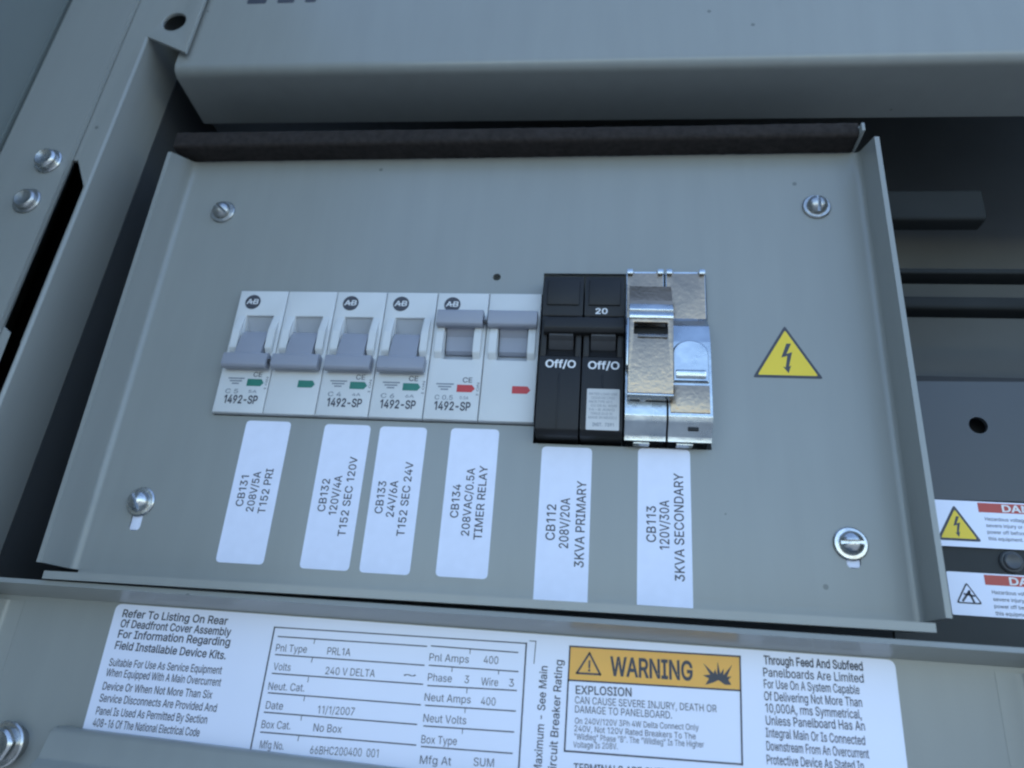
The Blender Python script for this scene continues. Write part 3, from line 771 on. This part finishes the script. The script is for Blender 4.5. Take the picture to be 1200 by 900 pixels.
# ------------------------------------------------------------------ plated steel brackets right of the black breaker
def bracket(name, label, x0, x1, slot, dome):
    t = thing(name, label, 'metal bracket', (0, 0, 0), 0, 'plated steel brackets over the breaker')
    path = [(24.2, 2.2), (7.6, 2.2), (5.4, 3.6), (2.2, 6.6), (-3.6, 8.0), (-9, 8.2), (-27.6, 8.2), (-29.2, 7.8), (-32.6, 4.6), (-34.2, 4.4)]
    bm = extrude_profile(bmesh.new(), sheet_outline(path, 0.9, [0.8, 1.5, 3, 3, 3, 1.2, 1.2, .6], 4), 'x', x0, x1, 0.15)
    finish('plate', bm, ZINC, t)
    # the flat upper leaf is a separate leaf with tan reflections put into its colour
    bm = curve_mesh([closed_fillet([(x0 + 0.25, 6.9), (x1 - 0.25, 6.9), (x1 - 0.25, 24.0), (x1 - 2.2, 24.0), (x1 - 2.6, 23.4), (x0 + 2.6, 23.4), (x0 + 2.2, 24.0), (x0 + 0.25, 24.0)], 0.25, 2)], 2.7, 3.1, 0.08)
    finish('upper_leaf', bm, ZINCTAN, t)
    for c in (x0 + 1.1, x1 - 1.1):
        finish('corner_tab', box(bmesh.new(), c - 1.0, c + 1.0, 22.6, 24.4, 3.2, 4.3, 0.35), ZINC, t)
    # side cheek and case behind
    finish('case', box(bmesh.new(), x0 + 0.4, x1 - 0.4, -33.2, 23.6, -35, 1.6), ZINC, t)
    bm = bmesh.new()
    extrude_profile(bm, [Vector(p) for p in ((2.0, 1.7), (2.0, 6.1), (-3.6, 7.45), (-27.6, 7.65), (-32.4, 4.2), (-32.4, 1.7))], 'x', x0 + 0.15, x1 - 0.15)
    finish('side', bm, ZINC, t)
    if dome:
        d = bmesh.new()
        xm = (x0 + x1) / 2 + 0.3
        arch = [(xm - 5.4, -17.2), (xm + 5.2, -17.2), (xm + 5.2, -8.0)] + [(xm - 0.1 + 5.3 * math.cos(math.pi * i / 14), -8.0 + 4.6 * math.sin(math.pi * i / 14)) for i in range(1, 14)] + [(xm - 5.4, -8.0)]
        join(d, curve_mesh([closed_fillet(arch, 0.1, 2)], 8.0, 9.35, 0.5))
        fold = bmesh.new()
        extrude_profile(fold, closed_fillet([(-13.0, 9.2), (-14.0, 10.3), (-15.6, 10.0), (-16.4, 9.2)], 0.4, 3), 'x', xm - 4.4, xm + 4.2, 0.4)
        join(d, fold)
        finish('embossed_dome', d, ZINC, t)
        w = bmesh.new()
        extrude_profile(w, closed_fillet([(-18.2, 8.5), (-18.0, 9.0), (-26.6, 9.0), (-26.8, 8.5)], 0.1, 2), 'x', x0 + 0.5, x1 - 0.7, 0.1)
        finish('stamped_pad', w, ZINCTAN, t)
    else:
        d = bmesh.new()
        lathe(d, [(1.3, 8.5), (1.2, 9.1), (0.7, 9.5), (0, 9.6)], 20)
        d.transform(Matrix.Translation((x0 + 5.0, -22.4, 0)))
        finish('rivet', d, ZINC, t)
    if slot:
        sl = bmesh.new()
        box(sl, x0 + 5.6, x0 + 8.6, -31.4, -30.5, 4.8, 7.4, 0.1)
        finish('slot', sl, BLACK, t)
    # foot tabs
    finish('foot_tab', box(bmesh.new(), x0 + 2.6, x0 + 7.4, -34.9, -33.7, 0.3, 3.6, 0.25), ZINC, t)
    return t
bracket('steel_bracket', 'plated steel bracket next to the black breaker, mostly behind the raised clip', 35.6, 47.5, False, False)
bracket('steel_bracket', 'plated steel bracket with a blue-tinged dome, rightmost in the breaker cutout', 48.1, 60.6, True, True)

# raised clip with a rectangular opening, hooked over the left bracket
t = thing('steel_clip', 'raised tan and silver steel clip with a black rectangular opening', 'metal clip', (0, 0, 0), -0.6)
cx0, cx1 = 36.3, 49.3
bm = extrude_profile(bmesh.new(), sheet_outline([(16.8, 6.0), (9.3, 10.4), (7.3, 11.2)], 0.9, 0.5, 3), 'x', cx0, cx1, 0.15)
box(bm, cx0 + 1.5, cx1 - 1.5, 15.0, 16.0, 2.8, 6.2, 0.2)
finish('upper_leaf', bm, ZINCTAN, t)
bm = extrude_profile(bmesh.new(), sheet_outline([(7.2, 11.7), (5.2, 12.9), (4.3, 12.4), (2.9, 13.4), (2.1, 13.2)], 1.0, 0.5, 3), 'x', cx0, cx1, 0.15)
finish('bent_edge', bm, ZINC, t)
b = curve_mesh([[(cx0, -22.2), (cx1, -22.2), (cx1, 2.4), (cx0, 2.4)], rrect(cx0 + 1.4, cx1 - 1.6, -3.3, 0.7, 0.3, 2)], 12.4, 13.3, 0.12)
finish('front_leaf', b, ZINCTAN, t)
finish('dark_opening', box(bmesh.new(), cx0 + 1.0, cx1 - 1.2, -3.8, 1.2, 8.9, 9.6), BLACK, t)
bm = extrude_profile(bmesh.new(), sheet_outline([(-2.9, 11.2), (-3.4, 13.3), (-4.3, 13.9)], 0.5, 0.5, 3), 'x', cx0 + 2.6, cx1 - 1.7, 0.1)
finish('opening_lip', bm, ZINC, t)
finish('lower_edge', box(bmesh.new(), cx0 - 0.1, cx1 + 0.1, -22.9, -22.25, 9.4, 13.3, 0.15), ZINC, t)
finish('side_leaf', box(bmesh.new(), cx0 - 0.55, cx0 - 0.05, -13.5, 2.2, 8.6, 13.1, 0.15), ZINC, t)

# ------------------------------------------------------------------ printed circuit labels
def cb_label(cx, cy, rot, lines, label, w=15.1, h=44.9, cap=2.35, off=(-2.75, 0.95, 4.85), square=False, widths=None):
    t = thing('paper_label', label, 'label sticker', (cx, cy, 0), rot, 'white paper labels under the breakers')
    if square:
        pts = closed_fillet([(-w / 2, -h / 2), (w / 2, -h / 2), (w / 2, h / 2), (-w / 2, h / 2)], [0.2, 0.2, 1.5, 1.5])
    else:
        pts = rrect(-w / 2, w / 2, -h / 2, h / 2, 1.5)
    finish('paper', curve_mesh([pts], 0.0, 0.12), PAPER, t)
    bm = bmesh.new()
    for s, o, (a, b) in zip(lines, off, widths):
        put_text(bm, s, o, a - cy, o, b - cy, cap, 0.18, 0.012)
    print_on('lettering', bm, INK, t)
    return t
cb_label(-77.0, -53.2, 0.2, ['CB131', '208V/5A', 'T152 PRI'], 'white paper label reading CB131, leftmost under the breakers', widths=[(-58.6, -48.9), (-60.1, -47.5), (-60.5, -46.4)])
cb_label(-50.6, -53.45, 0.15, ['CB132', '120V/4A', 'T152 SEC 120V'], 'white paper label reading CB132 and T152 SEC 120V', widths=[(-58.9, -48.8), (-59.8, -47.6), (-66, -41.4)])
cb_label(-32.4, -53.55, 0.2, ['CB133', '24V/6A', 'T152 SEC 24V'], 'white paper label reading CB133 and T152 SEC 24V', off=(-3.1, 0.55, 4.55), widths=[(-58.6, -48.7), (-59.5, -48.4), (-65, -42.3)])
cb_label(-9.7, -53.3, 0.2, ['CB134', '208VAC/0.5A', 'TIMER RELAY'], 'white paper label reading CB134 TIMER RELAY', off=(-2.7, 1.1, 4.9), widths=[(-58.7, -48.6), (-63.8, -43.4), (-64.8, -42.5)])
cb_label(18.8, -58.1, 0.1, ['CB112', '208V/20A', '3KVA PRIMARY'], 'white paper label reading CB112 3KVA PRIMARY, below the black breaker', off=(-2.4, 1.55, 6.1), cap=2.6, square=True, widths=[(-63.7, -53.3), (-65.8, -51.2), (-70.9, -45.9)])
cb_label(47.4, -57.5, 0.0, ['CB113', '120V/30A', '3KVA SECONDARY'], 'white paper label reading CB113 3KVA SECONDARY, below the steel brackets', off=(-2.4, 1.3, 5.4), cap=2.6, square=True, widths=[(-62.7, -52.4), (-64.6, -50.5), (-73, -42.3)])

# ------------------------------------------------------------------ warning triangle
def bolt_shape(cx, cy, s):
    q = [(0.02, 1.0), (-0.34, 0.05), (0.02, 0.16), (-0.13, -0.62), (-0.28, -0.55), (0.02, -1.0), (0.20, -0.48), (0.07, -0.55), (0.32, 0.42), (-0.02, 0.30), (0.30, 1.0)]
    return [(cx + x * s, cy + y * s) for x, y in q]
def triangle_print(par, cx, cy, side, border, z, fill, ink, name='yellow_field'):
    h = side * math.sqrt(3) / 2
    out = [(cx - side / 2, cy - h / 3), (cx + side / 2, cy - h / 3), (cx, cy + 2 * h / 3)]
    k = 1 - border
    inn = [(cx + (p[0] - cx) * k, cy + (p[1] - cy) * k) for p in out]
    bm = curve_mesh([closed_fillet(inn, 0.25, 3)], z, z + 0.05)
    return finish(name, bm, fill, par), out
t = thing('warning_triangle', 'yellow high voltage warning triangle with black bolt, stuck on the tray', 'warning sign', (84.4, -5.2, 0), 0)
h = 20.4 * math.sqrt(3) / 2
finish('backing', curve_mesh([closed_fillet([(-10.2, -h / 3), (10.2, -h / 3), (0.2, 2 * h / 3)], 0.4, 3)], 0, 0.12), INK, t)
k = 0.86
finish('yellow_field', curve_mesh([closed_fillet([(-10.2 * k, -h / 3 * k), (10.2 * k, -h / 3 * k), (0.2, 2 * h / 3 * k)], 0.3, 3)], 0.13, 0.18), YEL, t)
bm = curve_mesh([bolt_shape(0.2, 0.6, 5.0)], 0.19, 0.23)
finish('lightning_bolt', bm, INK, t)

# ------------------------------------------------------------------ lower cover with the big printed label
lower = thing('lower_cover', 'grey sheet metal cover below the breaker tray, carrying the printed panel label', 'metal cover', (0, 0, 0))
bm = extrude_profile(bmesh.new(), sheet_outline([(-329, -0.75), (-88.6, -0.75), (-85.8, 12.2)], 1.3, 0.7), 'x', -215, 330)
finish('plate', bm, PAINT, lower)
bm = extrude_profile(bmesh.new(), sheet_outline([(-142, -0.7), (-148.0, -0.7), (-151.5, 11)], 1.4, 2), 'y', -165, -90.5)
finish('flange', bm, PAINT, lower)
bm = extrude_profile(bmesh.new(), sheet_outline([(129, -0.7), (136.0, -0.7), (139.5, 11)], 1.4, 3.5), 'y', -165, -90.5)
finish('flange', bm, PAINT, lower)

LEFT = [('Refer To Listing On Rear', -109.4, -93.0, -76.5, -93.0, 2.1), ('Of Deadfront Cover Assembly', -109.2, -95.8, -74.8, -95.9, 2.1), ('For Information Regarding', -109.1, -98.7, -74.4, -98.6, 2.1), ('Field Installable Device Kits.', -109.1, -101.8, -74.8, -102.2, 2.1), ('Suitable For Use As Service Equipment', -109.5, -106.4, -75.1, -106.1, 2.1), ('When Equipped With A Main Overcurrent', -109.6, -109.1, -74.6, -109.2, 2.1), ('Device Or When Not More Than Six', -109.5, -112.7, -76.4, -112.5, 2.1), ('Service Disconnects Are Provided And', -109.5, -115.8, -74.3, -115.7, 2.1), ('Panel Is Used As Permitted By Section', -109.5, -119.1, -76.3, -118.8, 2.1), ('408-16 Of The National Electrical Code', -109.5, -122.1, -77.7, -122.1, 2.1)]
TABLE = [('Pnl Type', -60.5, -99.0, -51.4, -98.8, 1.9), ('PRL1A', -45.4, -98.8, -38.7, -98.7, 1.9), ('Volts', -60.2, -103.9, -55.2, -103.8, 1.9), ('240 V DELTA', -45.0, -103.9, -30.9, -103.6, 1.9), ('~', -22.8, -103.2, -19.4, -103.1, 1.9), ('Neut. Cat.', -60.6, -109.0, -50.2, -108.7, 1.9), ('Date', -60.3, -113.8, -55.4, -113.7, 1.9), ('11/1/2007', -45.4, -113.8, -35.1, -113.5, 1.9), ('Box Cat.', -60.5, -118.6, -52.3, -118.3, 1.9), ('No Box', -45.8, -118.2, -37.9, -118.0, 1.9), ('Mfg No.', -59.9, -123.5, -53.2, -123.3, 1.9), ('66BHC200400  001', -45.7, -123.6, -27.0, -122.9, 1.9), ('Pnl Amps', -16.2, -98.3, -5.2, -98.1, 1.9), ('400', -1.1, -97.9, 2.9, -97.8, 1.9), ('Phase', -16.0, -103.4, -9.4, -103.3, 1.9), ('3', -5.9, -103.2, -4.7, -103.2, 1.9), ('Wire', -1.3, -103.4, 3.3, -103.3, 1.9), ('3', 6.3, -103.2, 7.6, -103.1, 1.9), ('Neut Amps', -16.3, -108.4, -3.7, -108.1, 1.9), ('400', -0.9, -108.2, 3.0, -108.1, 1.9), ('Neut Volts', -16.0, -113.5, -4.4, -113.2, 1.9), ('Box Type', -15.9, -118.6, -6.4, -118.3, 1.9), ('Mfg At', -15.7, -123.4, -7.4, -123.1, 1.9), ('SUM', -1.5, -122.7, 3.8, -122.5, 1.9)]
WARN = [('EXPLOSION', 24.1, -103.6, 38.7, -103.1, 2.0), ('CAN CAUSE SEVERE INJURY, DEATH OR', 24.0, -105.9, 60.3, -105.2, 1.7), ('DAMAGE TO PANELBOARD.', 24.1, -108.1, 49.0, -107.6, 1.7), ('On 240V/120V 3Ph 4W Delta Connect Only', 24.2, -110.7, 55.7, -109.8, 1.4), ('240V, Not 120V Rated Breakers To The', 24.1, -112.5, 54.9, -111.9, 1.4), ('"Wildleg" Phase "B". The "Wildleg" Is The Higher', 24.2, -114.4, 56.9, -113.6, 1.4), ('Voltage Is 208V.', 24.0, -116.3, 35.3, -115.8, 1.4), ('TERMINALS ARE SUITABLE FOR', 24.3, -121.8, 57.7, -120.8, 1.9)]
RIGHT = [('Through Feed And Subfeed', 72.7, -92.7, 97.3, -92.5, 2.1), ('Panelboards Are Limited', 72.4, -95.7, 97.2, -95.4, 2.1), ('For Use On A System Capable', 72.4, -98.5, 95.9, -98.2, 2.1), ('Of Delivering Not More Than', 72.3, -101.4, 96.2, -101.1, 2.1), ('10,000A, rms Symmetrical,', 72.5, -104.2, 95.8, -103.9, 2.1), ('Unless Panelboard Has An', 72.4, -107.1, 96.3, -106.5, 2.1), ('Integral Main Or Is Connected', 72.2, -109.9, 96.0, -109.8, 2.1), ('Downstream From An Overcurrent', 72.2, -112.9, 96.6, -112.7, 2.1), ('Protective Device As Stated In', 72.1, -116.0, 95.1, -115.5, 2.1)]
LINES = [(-62.1, -92.7, 10.2, -92.0), (-62.1, -92.7, -62.4, -134.4), (10.2, -92.0, 10.3, -132.2), (-60.5, -95.1, -17.4, -94.7), (-60.3, -99.9, -17.5, -99.6), (-60.2, -104.8, -17.3, -104.4), (-60.3, -109.8, -17.3, -109.5), (-60.4, -114.7, -17.7, -114.3), (-60.4, -119.6, -17.3, -119.2), (-16.0, -94.5, 8.0, -94.5), (-16.0, -99.5, 8.4, -99.3), (-15.8, -104.6, 8.3, -104.0), (-15.8, -109.5, 8.4, -109.0), (-15.7, -114.5, 8.3, -114.0), (-15.7, -119.4, 8.3, -119.0), (-49.6, -95.1, -49.7, -96.2), (-49.4, -100.0, -49.5, -101.1), (-49.6, -105.1, -49.6, -106.2), (-49.8, -109.9, -49.8, -111.0), (-49.7, -114.8, -49.7, -115.8), (-49.5, -119.8, -49.6, -120.8), (-5.1, -94.6, -5.1, -95.7), (-9.6, -99.6, -9.6, -100.6), (3.2, -99.5, 3.2, -100.3), (-5.0, -104.6, -5.0, -105.6), (-5.0, -109.4, -5.0, -110.4), (-5.2, -114.3, -5.2, -115.4), (11.1, -91.3, 12.8, -91.3), (12.8, -91.3, 12.6, -96.9)]
t = thing('panel_label', 'large white printed label with data table and orange WARNING box, on the lower cover', 'label sticker', (0, 0, 0))
bm = curve_mesh([rrect(-112.2, 105.3, -150, -89.4, 2.0)], 0.0, 0.12)
finish('paper', bm, PAPERG, t)
bm = bmesh.new()
for i, (s, a, b, c, d, hh) in enumerate(LEFT):
    put_text(bm, s, a, b, c, d, hh - (0.1 if i > 3 else 0), 0.18, 0.022 if i < 4 else 0.012)
for i, (s, a, b, c, d, hh) in enumerate(RIGHT):
    put_text(bm, s, a, b, c, d, hh - 0.05, 0.18, 0.03 if i == 0 else 0.014)
for s, a, b, c, d, hh in TABLE:
    put_text(bm, s, a, b, c, d, hh, 0.18, 0.0)
for i, (s, a, b, c, d, hh) in enumerate(WARN):
    put_text(bm, s, a, b, c, d, hh, 0.18, 0.018 if i in (0, 7) else 0.004)
put_text(bm, 'Maximum - See Main', 16.1, -123.0, 16.3, -97.4, 2.0, 0.18, 0.014)
put_text(bm, 'Circuit Breaker Rating', 19.8, -123.6, 20.3, -95.6, 2.0, 0.18, 0.014)
print_on('lettering', bm, INK, t)
bm = bmesh.new()
for i, q in enumerate(LINES):
    put_line(bm, *q, 0.42 if i in (1, 2) else (0.32 if i < 15 else 0.22), 0.165)
BX = [(22.1, -91.9), (66.7, -91.3), (66.1, -116.6), (21.8, -117.3)]
for i in range(4):
    put_line(bm, *BX[i], *BX[(i + 1) % 4], 0.42, 0.2)
print_on('ruled_lines', bm, INK, t)
bm = bmesh.new()
put_poly(bm, [(22.1, -91.9), (66.7, -91.3), (66.4, -99.6), (22.0, -100.4)], 0.15)
wb = print_on('warning_banner', bm, ORA, t)
bm = bmesh.new()
put_text(bm, 'WARNING', 33.0, -98.35, 54.5, -98.0, 4.5, 0.2, 0.03)
put_line(bm, 22.0, -100.4, 66.4, -99.6, 0.42, 0.2)
T3 = [(27.4, -93.3), (24.2, -98.5), (30.4, -98.4)]
for i in range(3):
    put_line(bm, *T3[i], *T3[(i + 1) % 3], 0.5, 0.2)
put_text(bm, '!', 27.15, -97.8, 27.75, -97.8, 2.6, 0.2, 0.03)
# burst of flying fragments
put_poly(bm, [(57.6, -98.9), (58.6, -97.3), (57.1, -96.6), (58.9, -96.3), (57.2, -93.6), (59.8, -95.9), (60.2, -94.9), (60.7, -96.2), (60.9, -92.9), (61.5, -95.9), (62.4, -94.6), (62.3, -96.2), (64.6, -93.5), (63.2, -96.5), (64.3, -96.4), (63.5, -97.2), (64.2, -98.4), (62.6, -98.5), (61.0, -97.5), (59.6, -98.2)], 0.2)
print_on('warning_lettering', bm, INK, wb)

# rail in front of the label's lower edge
bm = bmesh.new()
pr = closed_fillet([(0, 0.3), (0, 4.6), (-7.6, 6.6), (-9.4, 9.6), (-60, 10.5), (-60, 0.3)], [1.2, 2.0, 1.5, 1.5, 0, 0], 5)
extrude_profile(bm, pr, 'x', -68, 125, 0.8)
o = finish('retaining_rail', bm, PAINT)
o.location = P(-50, -124.0, 0)
o.rotation_euler = (0, RAD(1.2), 0)
tag(o, 'grey metal rail across the bottom, covering the lower edge of the printed label', 'metal rail')
hex_bolt(-132.0, -128.3, 3, 10, 'shiny round bolt head in the bottom left corner', r=4.8, h=3.4, washer=5.9, dish=0.9, rnd=0.6)
finish('bolt_spacer', lathe(bmesh.new(), [(0, -3), (4.8, -3), (4.8, 0), (0, 0)], 24), STEELD, bpy.data.objects['hex_bolt'])

# ------------------------------------------------------------------ upper beam
bm = bmesh.new()
pr = closed_fillet([(-1.3, -14), (0, 12), (260, 12), (260, -14)], [0.5, 4.2, 2, 0.5], 8)
extrude_profile(bm, pr, 'x', -141.5, 330, 0.3)
for v in bm.verts:
    if v.co.z < -10 and v.co.y < 5 and v.co.x < 0:
        v.co.y -= 1.1
t = thing('upper_beam', 'wide grey steel beam across the top with a rounded lower edge', 'steel beam', (0, 105.4, 0), -1.0)
finish('beam_body', bm, PAINT, t)
bm = bmesh.new()
for a, b in ((-119.4, -111.2), (-106.4, -99.2), (-94.6, -90.0)):
    join(bm, curve_mesh([rrect(a, b, 35.7, 45, 0.8)], 12.02, 12.1))
print_on('black_marking', bm, INK, t)

# ------------------------------------------------------------------ left post, bolted strip and open door
t = thing('frame_post', 'grey steel corner post left of the tray with a hole near its top', 'steel post', (-150, 0, 0), -1.9)
# x below is relative to -150: front face, then a deep side wall facing the tray; a tab with the hole on top
base = curve_mesh([[(-26, -200), (-9.9, -200), (-9.9, 124), (9.9, 115), (9.9, 330), (-26, 330)], [(-19.5, -6), (-10.2, -12), (-10.2, 50), (-17.0, 62), (-19.5, 62)], circ(0.2, 131.5, 4.9, 32)], 13.5, 15.0, 0.25)
finish('front_plate', base, PAINT, t)
bm = extrude_profile(bmesh.new(), sheet_outline([(-10.2, 14.3), (-9.4, 14.3), (-9.4, -6.5)], 1.3, [0.7], 5), 'y', -200, 150)
finish('side_wall', bm, PAINT, t)
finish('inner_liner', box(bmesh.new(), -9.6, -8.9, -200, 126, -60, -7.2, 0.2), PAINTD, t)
t = thing('bolted_strip', 'flat grey steel strip with two bolts along the left edge', 'steel strip', (-150, 0, 0), -1.9)
bm = extrude_profile(bmesh.new(), sheet_outline([(-18.5, 16.2), (-47.5, 16.2), (-51, 13.0)], 1.6, 1.5), 'y', -200, 330)
finish('strip', bm, PAINT, t)
hex_bolt(-174.2, 60.4, 17.0, 12, 'shiny bolt on the left strip, the upper one', r=4.2, h=3.0, dish=0.9, rnd=0.85)
hex_bolt(-176.5, 42.9, 17.0, 0, 'dull olive bolt on the left strip, the lower one', r=4.2, h=2.4, m=STEELD, dish=0.7, rnd=0.85)
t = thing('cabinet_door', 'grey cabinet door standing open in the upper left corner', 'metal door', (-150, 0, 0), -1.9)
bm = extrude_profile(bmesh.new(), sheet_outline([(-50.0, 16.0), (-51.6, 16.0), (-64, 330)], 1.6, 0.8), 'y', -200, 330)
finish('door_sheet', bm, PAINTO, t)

# ------------------------------------------------------------------ what stands behind, right of the tray
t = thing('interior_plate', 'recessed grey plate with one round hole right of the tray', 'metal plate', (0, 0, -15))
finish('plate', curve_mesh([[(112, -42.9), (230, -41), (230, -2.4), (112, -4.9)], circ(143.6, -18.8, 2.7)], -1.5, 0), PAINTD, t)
finish('added_hole_shade', box(bmesh.new(), 130, 165, -35, 0, -13, -6), BLACK, t)  # black box added behind the hole so it looks unlit
t = thing('interior_shield', 'dark grey recessed shield behind the two red-headed stickers', 'safety shield', (0, 0, -15))
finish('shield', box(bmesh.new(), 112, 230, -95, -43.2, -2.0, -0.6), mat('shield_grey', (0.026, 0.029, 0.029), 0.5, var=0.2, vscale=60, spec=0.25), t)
o = hex_bolt(145.9, -59.9, -15.6, 0, 'dull round nut on the recessed shield between the two red-headed stickers', r=2.6, h=1.6, m=PAINTD, washer=3.2, rnd=1)
for (y, hh, x1, wv, lab) in ((59.0, 0, 165.0, 13.0, 'upper dark steel bar, wide, in the recess right of the tray'), (22.0, 0, 240, 5.0, 'lower dark steel bar, thin, in the recess right of the tray'), (36.0, 0, 240, 2.2, 'thinnest dark bar between the wide bar and the lower bar')):
    b = extrude_profile(bmesh.new(), closed_fillet([(y, -34), (y, -26), (y + wv, -26), (y + wv, -34)], min(1.5, wv / 3), 4), 'x', 108, x1, 0.2)
    o = finish('steel_bar', b, DARKBAR)
    o.location = P(0, 6, 0)
    tag(o, lab, 'steel bar', 'dark bars in the recess')

def danger(x, y0, y1, label, yellow):
    t = thing('danger_sticker', label, 'warning sticker', (x, 0, -14.9 if yellow else -15.55), 0, 'red-headed stickers right of the tray')
    finish('paper', curve_mesh([rrect(0, 62, y0, y1, 0.5)], 0, 0.12), PAPERG, t)
    h = y1 - y0
    xs = 13.2 if yellow else 9.9
    bm = bmesh.new()
    put_poly(bm, [(xs, y1 - 3.2), (61.8, y1 - 3.2), (61.8, y1 - 0.4), (xs, y1 - 0.4)], 0.16)
    rb = print_on('red_banner', bm, REDP, t)
    bm = bmesh.new()
    put_text(bm, 'DANGER', xs + 6.5, y1 - 2.8, xs + 22, y1 - 2.8, 2.0, 0.2, 0.03)
    print_on('banner_lettering', bm, WINK, rb)
    cx, cy, side = (6.6, y0 + 5.2, 12.2) if yellow else (4.9, y0 + 5.2, 7.0)
    th = side * math.sqrt(3) / 2
    tri = [(cx - side / 2, cy - th / 3), (cx + side / 2, cy - th / 3), (cx, cy + 2 * th / 3)]
    finish('triangle', curve_mesh([closed_fillet(tri, 0.5, 3)], 0.13, 0.18), INK, t)
    tri2 = [(cx + (p[0] - cx) * 0.8, cy + (p[1] - cy) * 0.8) for p in tri]
    finish('triangle_field', curve_mesh([closed_fillet(tri2, 0.3, 3)], 0.19, 0.22), YEL if yellow else PAPERG, t)
    bm = bmesh.new()
    if yellow:
        put_poly(bm, bolt_shape(cx, cy + 0.6, 3.0), 0.25)
    else:
        put_line(bm, cx - 1.6, cy - 1.2, cx + 0.4, cy + 1.4, 0.6, 0.25)
        put_line(bm, cx + 0.3, cy + 1.2, cx + 1.2, cy - 1.4, 0.6, 0.25)
        put_line(bm, cx - 1.0, cy + 0.6, cx + 1.5, cy + 0.2, 0.5, 0.25)
    for i, s in enumerate(['Hazardous voltage will cause', 'severe injury or death. Turn', 'power off before servicing', 'this equipment.']):
        yy = y1 - 5.6 - i * 1.9
        if yy > y0 + 0.6:
            put_text(bm, s, xs + 1.4, yy, xs + 1.4 + len(s) * 0.62, yy, 1.0, 0.17, 0.01)
    print_on('lettering', bm, INK, t)
danger(126.0, -56.4, -42.8, 'white sticker with yellow voltage triangle and red header, right of the tray', True)
danger(128.0, -75.4, -63.5, 'white sticker with a small white triangle and red header, lower right of the tray', False)
